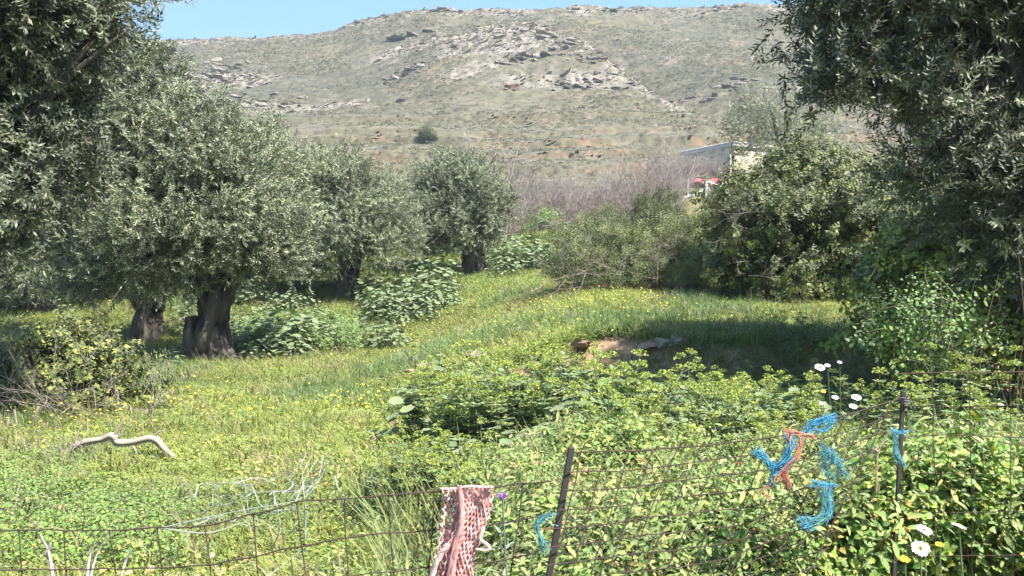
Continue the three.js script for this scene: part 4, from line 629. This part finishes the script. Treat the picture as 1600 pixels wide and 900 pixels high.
// ------------------------------------------------------------------ stones of the terrace edge
{
  const stones = [[640, 541, 14.4, 13, 4, 1.2, 'pinkish stone at the left end of the terrace edge'], [662, 530, 14.8, 12, 4, 1.1, 'second pinkish stone at the left end of the terrace edge, a little higher'], [690, 556, 14, 10, 0, 0.8, 'darker stone below the two pinkish terrace stones'], [745, 548, 14, 16, 0, 1, 'flat grey stone half hidden above the mallows'], [905, 538, 13.4, 12, 4, 1, 'reddish stone at the terrace edge in front of the thicket'], [1015, 540, 12.9, 14, 4, 1.5, 'pale stone on the terrace bank, left end of the stone row'], [1040, 535, 12.8, 13, 0, 1.3, 'pale grey stone in the middle of the stone row on the bank'], [1062, 545, 12.7, 12, 0, 1.4, 'pale stone at the right end of the stone row on the bank'], [815, 436, 28, 9, 4, 1.3, 'flat pinkish stone in the grass right of the lone olive'], [347, 580, 17.2, 11, 0, 1.3, 'pale stone at the foot of the split olive trunk'], [660, 575, 13, 6, 0, 0.5, 'small dark stone in the grass left of the mallows'], [295, 815, 4.9, 26, 1, 1.6, 'pale flat stone in the grass behind the coarse wire fence']];
  rng(781); for (const [px, py, d, w, g, tint, label] of stones) { const s = w * (d > 12 && d < 15 ? 1.35 : 1) * d / F, x = (px - 800) / F * d, o = mesh('stone', ROCKS[g], M.rock.clone(), scene); o.material.color.setRGB(tint, tint * 0.97, tint * 0.93); o.position.set(x, Math.max(ground(x, d) + s * 0.35, Math.min(P(px, py, d).y, ground(x, d) + s * 0.6)), -d); o.scale.set(s, s * 0.9, s); o.rotation.set(rr(-0.2, 0.2), rr(0, 6), rr(-0.2, 0.2)); tag(o, label, 'stone'); }
}

// ------------------------------------------------------------------ fallen branch, dead stalks, dry stems
{
  const base = V(P(170, 700, 8).x, ground(P(170, 700, 8).x, 8), -8), t = thing('fallen_branch', base, 'thick bleached crooked branch lying in the grass on the left', 'branch'), b = new MB();
  const W1 = [0.25, 0.2, 0.15], W2 = [0.42, 0.37, 0.31];
  rng(801); limb(b, [[72, 730, 8, 5.5], [100, 714, 8, 7], [130, 693, 8, 6], [142, 690, 8, 5.4], [160, 687, 8, 5], [174, 682, 8, 6.4], [181, 687, 8, 6]], 60, 32, 0.6, 1.8, base, W1, W2); limb(b, [[175, 683, 8, 5], [184, 692, 8, 6.4], [205, 692, 8, 5.6], [236, 686, 8, 6], [244, 689, 8, 6], [255, 701, 8, 5], [272, 717, 7.9, 4]], 60, 32, 0.6, 1.8, base, W1, W2); mesh('bough', b.geo(), M.wood, t);
  for (const q of [[[178, 682, 8, 3], [188, 664, 8, 2], [195, 655, 8, 1]], [[186, 685, 8, 2], [196, 668, 8, 1.3], [204, 660, 8, 0.8]], [[238, 686, 8, 2.4], [246, 676, 8, 1.6], [258, 672, 8, 0.8]], [[120, 700, 8, 2.6], [118, 688, 8, 1.8], [124, 676, 8, 0.9]], [[205, 694, 8, 2.4], [212, 704, 7.95, 1.6], [214, 716, 7.9, 1]]]) { const k = new MB(); limb(k, q, 6, 6, 0.1, 1, base, W1, W2); mesh('twig', k.geo(), M.wood, t); }
  const b2 = V(P(140, 745, 7.2).x, ground(P(140, 745, 7.2).x, 7.2), -7.2), t2 = thing('forked_stick', b2, 'small grey forked stick lying below the crooked fallen branch', 'stick'), c = new MB();
  limb(c, [[118, 738, 7.2, 3], [130, 746, 7.2, 3.4], [140, 758, 7.2, 3]], 6, 6, 0.2, 1, b2, W1, W2); limb(c, [[124, 741, 7.2, 2.5], [148, 738, 7.2, 3], [170, 756, 7.2, 2.5]], 6, 6, 0.2, 1, b2, W1, W2); limb(c, [[148, 738, 7.2, 2], [157, 728, 7.2, 1.2]], 3, 5, 0.1, 1, b2, W1, W2); mesh('stick', c.geo(), M.wood, t2);
  const stalks = [[6, 694, 12, 655, 9.6, 3.5], [24, 690, 22, 640, 9.6, 2.5], [48, 688, 60, 635, 9.5, 3.5], [70, 690, 74, 660, 9.5, 2], [88, 690, 92, 650, 9.5, 2], [140, 680, 136, 652, 9.3, 2], [108, 690, 130, 668, 9.3, 1.6]];
  for (const [x0, y0, x1, y1, d, r] of stalks) { const p0 = P(x0, y0, d); p0.y = Math.min(p0.y, ground(p0.x, d)) - 0.02; const p1 = P(x1, y1, d), k = new MB(); k.tube(curve([p0, p0.clone().lerp(p1, 0.5).add(V(rr(-0.03, 0.03), 0, 0)), p1], 6).map(q => q.sub(p0)), [r * d / F, r * d / F * 0.7], 6, [0.36, 0.29, 0.22], { bump: 0.2, freq: 2 }); const tt = thing('dead_stalk', p0, 'pale dead stalk standing in front of the shaded bramble bush', 'dead stalk', 'dead stalks in front of the shaded bramble'); mesh('stalk', k.geo(), M.wood, tt); }
}
{ // bleached stems tangled on the wire
  const base = P(430, 800, 3), t = thing('dry_stems', base, 'tangle of thin bleached stems caught on the coarse fence wire', 'dry stems'); rng(811);
  const S = [[[250, 822, 3], [320, 812, 3], [390, 795, 2.95], [470, 775, 2.95], [500, 740, 3], [522, 702, 3]], [[315, 800, 3.1], [350, 775, 3.05], [420, 765, 3], [480, 760, 3], [512, 715, 3]], [[330, 790, 3.1], [336, 765, 3.1], [372, 752, 3.1], [385, 800, 3]], [[480, 820, 2.95], [478, 770, 2.95], [470, 745, 3], [482, 715, 3], [486, 700, 3]], [[462, 790, 2.9], [480, 740, 2.95], [498, 720, 3]], [[480, 845, 2.9], [482, 800, 2.9], [494, 745, 2.95], [505, 712, 3]], [[390, 755, 3.1], [410, 790, 3], [440, 800, 2.95], [468, 792, 2.95]], [[370, 760, 3.1], [400, 750, 3.1], [450, 760, 3], [470, 720, 3.1]], [[250, 828, 2.9], [330, 832, 2.85], [380, 815, 2.9], [440, 800, 2.9]], [[420, 905, 2.75], [440, 880, 2.78], [480, 855, 2.8]], [[376, 790, 3], [392, 830, 2.95]], [[520, 745, 2.95], [528, 765, 2.9], [536, 782, 2.9]], [[430, 770, 3], [440, 820, 2.95], [436, 840, 2.95]]];
  for (let k = 0; k < 16; k++) { const x0 = rr(300, 500), y0 = rr(760, 830), up = x0 > 440 ? rr(40, 90) : rr(5, 35), n = 5, q = []; for (let j = 0; j < n; j++) q.push([x0 + j * rr(4, 22) * (x0 > 440 ? 0.5 : 1), y0 - up * j / (n - 1) + rr(-7, 7), rr(2.92, 3.12)]); S.push(q); }
  for (const q of S) { const b = new MB(), c = curve(q.map(p => P(p[0] + rr(-5, 5), p[1] + rr(-5, 5), p[2] + rr(-0.05, 0.05))), 16).map(p => p.sub(base)); b.tube(c, [0.0026, 0.0024, 0.0022, 0.002, 0.0018, 0.0016, 0.0014, 0.0012, 0.001], 5, jit([0.30, 0.33, 0.28], 0.15)); mesh('stem', b.geo(), M.wood, t); }
  for (const [label, pts] of [['pale forked dead stem rising at the lower left corner', [[[62, 835, 3.4, 1.5], [75, 860, 3.4, 2.4], [84, 910, 3.3, 3]], [[80, 848, 3.4, 2], [74, 862, 3.4, 3], [70, 868, 3.4, 3]]]], ['bunch of pale dead stems at the bottom edge right of the forked stem', [[[150, 845, 3.5, 1], [140, 870, 3.5, 2], [136, 910, 3.4, 3]], [[170, 830, 3.5, 1], [150, 870, 3.5, 1.6], [140, 910, 3.4, 2.4]], [[205, 860, 3.5, 1.5], [195, 880, 3.5, 2], [188, 910, 3.4, 2]]]]]) { const b0 = P(pts[0][2][0], 910, 3.4), tt = thing('withered_twig', b0, label, 'dead twig'); b0.y = tt.position.y; for (const q of pts) { const b = new MB(); limb(b, q, 6, 6, 0.2, 1, b0, [0.22, 0.19, 0.16], [0.36, 0.34, 0.3]); mesh('stem', b.geo(), M.wood, tt); } }
}

// ------------------------------------------------------------------ fences
const rust = plain(0.06, 0.038, 0.028, 0.85, { bumpMap: rustBump, bumpScale: 0.001, metalness: 0.2 });
function wire(pts, r, parent, name = 'wire', n = 14) { const c = new THREE.CatmullRomCurve3(pts.map(p => p.clone().sub(parent.position))), g = new THREE.TubeGeometry(c, n, r, 5); return mesh(name, g, rust, parent); }
const polyPx = T => px => table(T, px);
{ // coarse fence on the left
  const o = P(450, 900, 2.8); o.y = ground(o.x, 2.8); const t = thing('wire_fence', o, 'low rusty fence of coarse square wire running along the bottom left', 'wire fence'); rng(821);
  const rows = [[[-90, 834], [0, 830], [200, 827], [320, 822], [400, 802], [470, 784], [540, 779], [690, 766], [760, 762], [886, 748]], [[-90, 893], [0, 891], [200, 889], [320, 884], [400, 868], [480, 852], [540, 840], [690, 826], [760, 820], [870, 804]], [[-90, 955], [200, 950], [400, 930], [540, 900], [690, 885], [760, 880], [855, 862]], [[-90, 1015], [300, 1000], [690, 950], [840, 925]], [[-90, 1075], [300, 1060], [690, 1020], [830, 995]]];
  const D = px => 2.75 + 0.05 * Math.sin(px * 0.01);
  for (const T of rows) { const pts = []; for (let px = -90; px <= T[T.length - 1][0] + 1; px += 28) pts.push(P(px, table(T, px) + rr(-1.5, 1.5), D(px))); wire(pts, 0.0024, t, 'line_wire', 70); }
  for (const [px, lean] of [[-50, 8], [30, 10], [100, 8], [172, 12], [247, 10], [321, 12], [395, 10], [463, 16], [537, 9], [606, 10], [676, -4], [748, -14], [818, -16]]) { const pts = []; for (let k = 0; k <= 4; k++) { const x = px + lean * k / 2; pts.push(P(x + rr(-2, 2), table(rows[k], Math.min(x, rows[k][rows[k].length - 1][0])) , D(x) + 0.003)); } wire(pts, 0.0022, t, 'stay_wire', 20); }
}
const panelTop = s => { const px = mix(893, 1412, s); return [px, table([[893, 707], [1000, 704], [1100, 697], [1220, 682], [1300, 655], [1412, 622]], px), mix(2.78, 3.25, s)]; };
const panelAt = (s, v) => { const [px, py, d] = panelTop(s), lean = -0.24 - 0.2 * ss(0, 0.45, s), sag = 10 * Math.sin(s * 9 + v * 0.012); return P(px + lean * v, py + v * (1 - 0.1 * s) + (v ? sag * 0.3 : 0), d - v * 0.0006); };
{
  const o = P(1100, 900, 3); o.y = ground(o.x, 3); const t = thing('mesh_fence', o, 'leaning rusty fence of finer mesh between two dark posts on the right', 'mesh fence'); rng(831);
  for (let v = 0; v <= 420; v += 29) { const pts = []; for (let s = 0; s <= 1.0001; s += 0.05) { const q = panelAt(s, v); q.y += rr(-1, 1) * 0.002; pts.push(q); } wire(pts, v ? 0.0021 : 0.0026, t, 'line_wire', 50); }
  for (let s = 0.03; s < 1.25; s += 0.072) { const pts = []; for (let v = s > 1 ? (s - 1) * 900 : 0; v <= 421; v += 42) { const q = panelAt(Math.min(s, 1), v); if (s > 1) continue; q.x += rr(-1, 1) * 0.004; q.z += 0.003; pts.push(q); } if (pts.length > 1) { if (rnd() < 0.6) pts.unshift(pts[0].clone().add(V(0.015, rr(0.01, 0.04), 0))); wire(pts, 0.0021, t, 'stay_wire', 26); } }
  const L = new THREE.Shape(); L.moveTo(0, 0); L.lineTo(0.016, 0); L.lineTo(0.016, 0.004); L.lineTo(0.004, 0.004); L.lineTo(0.004, 0.016); L.lineTo(0, 0.016);
  const steel = plain(0.045, 0.036, 0.032, 0.75, { bumpMap: rustBump, bumpScale: 0.0015, metalness: 0.2 });
  for (const [top, foot, s] of [[P(890, 700, 2.77), P(800, 1215, 2.77), 1], [P(1410, 612, 3.25), P(1385, 1100, 3.25), 0.72]]) { const len = top.distanceTo(foot), g = new THREE.ExtrudeGeometry(L, { depth: len, bevelEnabled: true, bevelSize: 0.001, bevelThickness: 0.001, bevelSegments: 1 }), m = mesh('post', g, steel, t); m.position.copy(foot).sub(o); m.quaternion.setFromUnitVectors(V(0, 0, 1), top.clone().sub(foot).normalize()); m.scale.set(s, s, 1); }
  const tie = new MB(); for (let k = 0; k < 3; k++) tie.tube(curve([0, 1.5, 3, 4.5, 6].map(a => P(1411, 622 + k * 4, 3.25).add(V(Math.cos(a) * 0.02, a * 0.001, Math.sin(a) * 0.02 + 0.005)).sub(o)), 10), 0.003, 5, [0.1, 0.09, 0.09]); mesh('tie_wire', tie.geo(), M.wood, t);
  const o2 = P(1520, 900, 3.3); o2.y = ground(o2.x, 3.3); const f = thing('wire_fence', o2, 'taut rusty wire fence running level off the right edge', 'wire fence');
  for (const [a, b, r] of [[[1402, 584], [1680, 576], 0.0026], [[1415, 634], [1680, 630], 0.0016], [[1412, 682], [1680, 680], 0.0016], [[1412, 740], [1680, 738], 0.0016], [[1410, 800], [1680, 798], 0.0016], [[1410, 870], [1680, 866], 0.0016]]) wire([0, 0.3, 0.6, 1].map(u => P(mix(a[0], b[0], u), mix(a[1], b[1], u) + (u > 0 && u < 1 ? rr(-2, 3) : 0), 3.3)), r, f, 'line_wire', 16);
  for (const px of [1457, 1515, 1577, 1640]) wire([582, 634, 682, 740, 800, 870, 950].map((y, k) => P(px + rr(-2, 2) + k, y, 3.303)), 0.0017, f, 'stay_wire', 20);
}

// ------------------------------------------------------------------ pink fishing net over the wire
{
  rng(841); const D = 2.72, o = P(728, 764, D), t = thing('fishing_net', o, 'faded pink fishing net draped over the coarse wire beside the first post', 'fishing net');
  const pink = [0.56, 0.27, 0.25], pale = [0.63, 0.41, 0.38];
  const sheet = (name, L, R, depth, cols, rows, v0, v1, fold, r) => {   // L, R: pixel x of the edges by y
    const b = new MB(), pos = (i, j) => { const v = mix(v0, v1, j / rows), u = (i + (j % 2 ? 0.5 : 0)) / cols, y = v + 2 * Math.sin(u * 7 + v * 0.05), px = mix(table(L, v), table(R, v), u) + 1.2 * vnoise(u * 9, v * 0.15); return P(px, y, D + depth + fold * Math.sin(u * 9 + v * 0.02) + 0.004 * vnoise(u * 20, v * 0.3, 4)).sub(o); };
    for (let j = 0; j < rows; j++) for (let i = 0; i <= cols; i++) { const c = jit(rnd() < 0.5 ? pink : pale, 0.12); if (j % 2) { if (i < cols) { b.tube([pos(i, j), pos(i, j + 1)], r, 4, c, { caps: false }); b.tube([pos(i, j), pos(i + 1, j + 1)], r, 4, c, { caps: false }); } } else { if (i < cols) b.tube([pos(i, j), pos(i, j + 1)], r, 4, c, { caps: false }); if (i > 0) b.tube([pos(i, j), pos(i - 1, j + 1)], r, 4, c, { caps: false }); } }
    mesh(name, b.geo(), M.wood, t).userData.kind = 'stuff';
  };
  sheet('netting', [[760, 717], [800, 722], [850, 700], [960, 680]], [[760, 771], [790, 769], [830, 757], [870, 742], [960, 735]], 0, 8, 25, 760, 950, 0.007, 0.0029);
  sheet('netting', [[764, 691], [800, 689], [850, 686], [880, 676], [960, 662]], [[764, 716], [800, 715], [830, 708], [960, 690]], 0.01, 4, 26, 764, 940, 0.01, 0.0028);
  sheet('netting', [[764, 714], [800, 712], [850, 694], [960, 676]], [[764, 768], [800, 762], [850, 742], [960, 734]], 0.02, 11, 38, 762, 940, 0.008, 0.0034);
  const roll = (pts, r, c) => { const b = new MB(), q = curve(pts.map(p => P(p[0], p[1], p[2] ?? D - 0.012).sub(o)), 22); for (let k = 0; k < 9; k++) { const a = k * 0.7, w = q.map((p, i) => p.clone().add(V(Math.cos(a + i * 0.25) * r * rr(0.5, 1), rr(-1, 1) * 0.001, Math.sin(a + i * 0.25) * r * rr(0.5, 1)))); b.tube(w, 0.0028, 5, jit(c, 0.15)); } mesh('gathered_edge', b.geo(), M.wood, t); };
  roll([[718, 759], [720, 780], [721, 805], [719, 825], [712, 850], [705, 880], [700, 920]], 0.008, pink); roll([[717, 762], [735, 760], [752, 761], [770, 761]], 0.004, pale); roll([[755, 825], [750, 842], [762, 852], [764, 858], [745, 858]], 0.005, pale); roll([[690, 764], [703, 764], [714, 763]], 0.003, pale); roll([[700, 850], [690, 865], [680, 885], [672, 915]], 0.008, [0.6, 0.44, 0.42]); roll([[722, 830], [712, 860], [706, 900], [704, 930]], 0.01, [0.52, 0.27, 0.26]);
}
// ------------------------------------------------------------------ blue and orange twine scraps
const BLUE = [0.05, 0.33, 0.52], TEAL = [0.08, 0.32, 0.36], ORANGE = [0.58, 0.22, 0.14];
function twine(name, label, category, s, parts) {   // parts: [name, colour, points, strands, spread m]
  rng(s); const p0 = parts[0][2][0], o = P(p0[0], p0[1], p0[2]), t = thing(name, o, label, category);
  for (const [pn, col, pts, n, sp] of parts) { const b = new MB(); for (let k = 0; k < n * 1.7; k++) { const off = pts.map((_, i) => V(gauss(), gauss(), gauss()).multiplyScalar(sp * (i === 0 || i === pts.length - 1 ? 2 : 1.2))), c = curve(pts.map((q, i) => P(q[0], q[1], q[2]).add(off[i]).sub(o)), 12); b.tube(c, 0.001, 4, jit(col, 0.3), { caps: false }); } mesh(pn, b.geo(), M.petal, t); }
}
twine('blue_twine', 'bright blue twine knotted on the mesh, its ends spread like a bird', 'twine', 851, [['strand_bundle', BLUE, [[1182, 706, 2.96], [1195, 716, 2.96], [1206, 728, 2.96], [1218, 726, 2.95], [1230, 712, 2.95], [1236, 694, 2.95], [1233, 684, 2.97]], 22, 0.006], ['loose_ends', BLUE, [[1206, 728, 2.95], [1212, 738, 2.95], [1225, 732, 2.95], [1236, 716, 2.95]], 12, 0.006], ['loose_ends', TEAL, [[1208, 730, 2.95], [1206, 745, 2.95], [1204, 765, 2.95]], 6, 0.005]]);
twine('orange_twine', 'frayed orange twine tied round the top wire beside the bird shaped blue twine', 'twine', 852, [['strand_bundle', ORANGE, [[1233, 674, 2.96], [1250, 678, 2.97], [1272, 683, 2.98]], 9, 0.003], ['strand_bundle', ORANGE, [[1232, 674, 2.95], [1232, 690, 2.95]], 8, 0.004], ['loose_ends', ORANGE, [[1252, 684, 2.95], [1246, 712, 2.94], [1232, 728, 2.94], [1214, 750, 2.94]], 10, 0.004], ['loose_ends', ORANGE, [[1228, 735, 2.94], [1234, 760, 2.94], [1230, 764, 2.94], [1226, 742, 2.94]], 7, 0.003], ['loose_ends', ORANGE, [[1200, 776, 2.95], [1190, 768, 2.95], [1202, 758, 2.95]], 4, 0.003]]);
twine('blue_twine', 'blue twine folded flat over the top wire, nearest the white daisies', 'twine', 853, [['strand_bundle', BLUE, [[1260, 678, 3.0], [1268, 664, 3.0], [1284, 658, 3.0], [1302, 654, 3.0]], 16, 0.006], ['loose_ends', BLUE, [[1302, 656, 3.0], [1290, 670, 3.0], [1272, 672, 3.0]], 9, 0.005]]);
twine('blue_twine', 'limp teal tuft of twine hanging in the mesh under the folded one', 'twine', 854, [['strand_bundle', TEAL, [[1285, 715, 3.02], [1297, 706, 3.02], [1304, 720, 3.02], [1320, 738, 3.02]], 14, 0.009], ['loose_ends', TEAL, [[1296, 708, 3.02], [1292, 730, 3.02], [1296, 752, 3.02]], 10, 0.008], ['loose_ends', TEAL, [[1284, 690, 3.02], [1286, 712, 3.02]], 4, 0.004]]);
twine('blue_twine', 'long blue twine hanging lowest on the mesh with a ragged lower end', 'twine', 855, [['strand_bundle', BLUE, [[1270, 756, 3.0], [1285, 757, 3.0], [1304, 758, 3.0]], 9, 0.004], ['strand_bundle', TEAL, [[1285, 757, 3.0], [1290, 780, 2.98], [1292, 800, 2.97], [1278, 812, 2.96], [1256, 818, 2.95]], 14, 0.007], ['loose_ends', BLUE, [[1292, 762, 3.0], [1298, 790, 2.98], [1294, 812, 2.97]], 8, 0.006], ['loose_ends', BLUE, [[1252, 812, 2.95], [1262, 822, 2.95], [1270, 818, 2.95]], 10, 0.006]]);
twine('blue_twine', 'blue twine hanging down the farther fence post', 'twine', 856, [['strand_bundle', TEAL, [[1396, 674, 3.22], [1398, 690, 3.21], [1400, 710, 3.21], [1412, 726, 3.2]], 14, 0.006], ['loose_ends', BLUE, [[1394, 672, 3.22], [1405, 676, 3.22], [1414, 672, 3.22]], 6, 0.004]]);
twine('teal_twine', 'thin teal loop of twine hanging from the nearer fence post', 'twine', 857, [['strand_bundle', TEAL, [[862, 805, 2.74], [846, 812, 2.74], [838, 824, 2.74], [842, 838, 2.74], [850, 862, 2.74]], 10, 0.005]]);
twine('beige_string', 'beige knotted string dangling in the mesh left of the farther post', 'string', 858, [['strand', [0.5, 0.38, 0.24], [[1388, 672, 3.15], [1380, 690, 3.15], [1371, 704, 3.15]], 4, 0.002], ['strand', [0.5, 0.38, 0.24], [[1371, 704, 3.15], [1369, 735, 3.15], [1370, 768, 3.15]], 5, 0.002], ['knot', [0.5, 0.38, 0.24], [[1366, 702, 3.15], [1374, 706, 3.15], [1366, 708, 3.15], [1374, 702, 3.15]], 5, 0.002]]);

// ------------------------------------------------------------------ daisies, thistle, poppy
const daisyParts = (() => { rng(861); const p = new MB(), e = new MB(); for (let k = 0; k < 18; k++) { const a = k * 0.349; p.leaf(V(Math.cos(a) * 0.006, 0, Math.sin(a) * 0.006), V(Math.cos(a), rr(0.05, 0.3), Math.sin(a)).normalize(), V(0, 1, 0), rr(0.022, 0.027), 0.0095, [0.82, 0.82, 0.78], { prof: [[0.4, 0.9], [0.8, 1]] }); } for (let k = 0; k < 40; k++) { const q = dirs(); q.y = Math.abs(q.y) * 0.6; e.leaf(q.clone().multiplyScalar(0.008), q, dirs(), 0.004, 0.004, jit([0.8, 0.5, 0.03], 0.15), { prof: [[0.5, 1]] }); } return [p.geo(), e.geo()]; })();
const yellowPart = (() => { rng(862); const p = new MB(); for (let k = 0; k < 16; k++) { const a = k * 0.39; p.leaf(V(0, 0, 0), V(Math.cos(a), rr(0.1, 0.4), Math.sin(a)).normalize(), V(0, 1, 0), 0.026, 0.012, jit([0.8, 0.66, 0.03], 0.1), { prof: [[0.5, 1]] }); } return p.geo(); })();
function daisy(px, py, d, s, label, tilt = [0, 0.6], yellow = false) {
  const h = P(px, py, d), foot = V(h.x + rr(-0.05, 0.05), ground(h.x, d), h.z - rr(0, 0.1)), t = thing(yellow ? 'yellow_daisy' : 'white_daisy', foot, label, 'daisy'), b = new MB(), top = h.clone().sub(foot);
  b.tube(curve([V(0, 0, 0), top.clone().multiplyScalar(0.5).add(V(0.02, 0, 0.01)), top], 8), 0.0022, 5, [0.13, 0.19, 0.05]); mesh('stem', b.geo(), M.soft, t);
  const up = V(tilt[0], 1, tilt[1]).normalize(), f = mesh(yellow ? 'petals' : 'petals', yellow ? yellowPart : daisyParts[0], M.petal, t); f.position.copy(top); f.scale.setScalar(s); f.quaternion.setFromUnitVectors(_Y, up);
  const e = mesh('flower_centre', daisyParts[1], M.petal, t); e.position.copy(top).addScaledVector(up, 0.002); e.scale.setScalar(s); e.quaternion.copy(f.quaternion);
}
rng(863);
daisy(1444, 828, 2.55, 0.75, 'upper of the two big white daisies at the bottom right', [0.2, 0.5]); daisy(1438, 857, 2.5, 0.85, 'largest white daisy, lowest at the bottom right', [-0.1, 0.9]); daisy(1498, 822, 2.6, 0.75, 'white daisy seen edge on, rightmost at the bottom right', [0.3, 0.1]);
daisy(1468, 851, 2.5, 0.5, 'yellow daisy beside the largest white daisy', [0, 0.3], true); daisy(1414, 874, 2.5, 0.62, 'pair like broad yellow daisy below the largest white daisy', [0, 0.4], true);
daisy(1281, 574, 5.2, 1.0, 'white daisy topmost of the group in the shade behind the fence', [0, 0.8]); daisy(1293, 571, 5.4, 0.6, 'small white daisy beside the topmost one'); daisy(1305, 621, 4.6, 0.62, 'cream daisy in the middle of the shaded group'); daisy(1338, 621, 4.5, 0.85, 'brightest white daisy at the right of the shaded group'); daisy(1333, 635, 4.4, 0.7, 'white daisy just under the brightest one'); daisy(1287, 612, 4.8, 0.5, 'yellowish daisy at the left of the shaded group', [0, 0.6], true); daisy(1284, 630, 4.6, 0.45, 'tiny pale daisy lowest in the shaded group'); daisy(1312, 566, 5.5, 0.5, 'small cream daisy alone right above the shaded group');
{
  const h = P(785, 780, 3.1), foot = V(h.x, ground(h.x, 3.1), h.z), t = thing('thistle', foot, 'purple thistle flower behind the wire, right of the pink net', 'thistle'), b = new MB(), c = new MB(), top = h.clone().sub(foot); rng(871);
  b.tube([V(0, 0, 0), top.clone().multiplyScalar(0.6).add(V(0.02, 0, 0)), top], 0.003, 5, [0.2, 0.25, 0.15]); for (let k = 0; k < 26; k++) { const u = rr(0.3, 0.95), a = rr(0, 6.28); b.leaf(top.clone().multiplyScalar(u), V(Math.cos(a), 0.5, Math.sin(a)).normalize(), V(0, 1, 0), rr(0.04, 0.1), 0.012, jit([0.2, 0.26, 0.17], 0.2)); } mesh('stem', b.geo(), M.soft, t);
  for (let k = 0; k < 60; k++) { const q = dirs(); q.y = Math.abs(q.y) + 0.4; q.normalize(); c.leaf(top, q, dirs(), rr(0.022, 0.034), 0.004, jit([0.42, 0.2, 0.5], 0.15), { prof: [[0.5, 1]] }); } mesh('flower_head', c.geo(), M.petal, t);
  const pp = P(944, 455, 19), pf = V(pp.x, ground(pp.x, 19), pp.z), pt = thing('poppy', pf, 'single red poppy in the grass at the foot of the wide thicket', 'poppy'), p2 = new MB(), s2 = new MB(), tp = pp.clone().sub(pf); tp.y = Math.max(tp.y, 0.3);
  s2.tube([V(0, 0, 0), tp], 0.003, 4, [0.13, 0.18, 0.05]); mesh('stem', s2.geo(), M.soft, pt); for (let k = 0; k < 5; k++) p2.leaf(tp, V(Math.cos(k * 1.26), 0.6, Math.sin(k * 1.26)).normalize(), V(0, 1, 0), 0.07, 0.075, [0.6, 0.05, 0.02], { prof: [[0.5, 1]] }); mesh('petals', p2.geo(), M.petal, pt);
}

renderer.render(scene, camera);
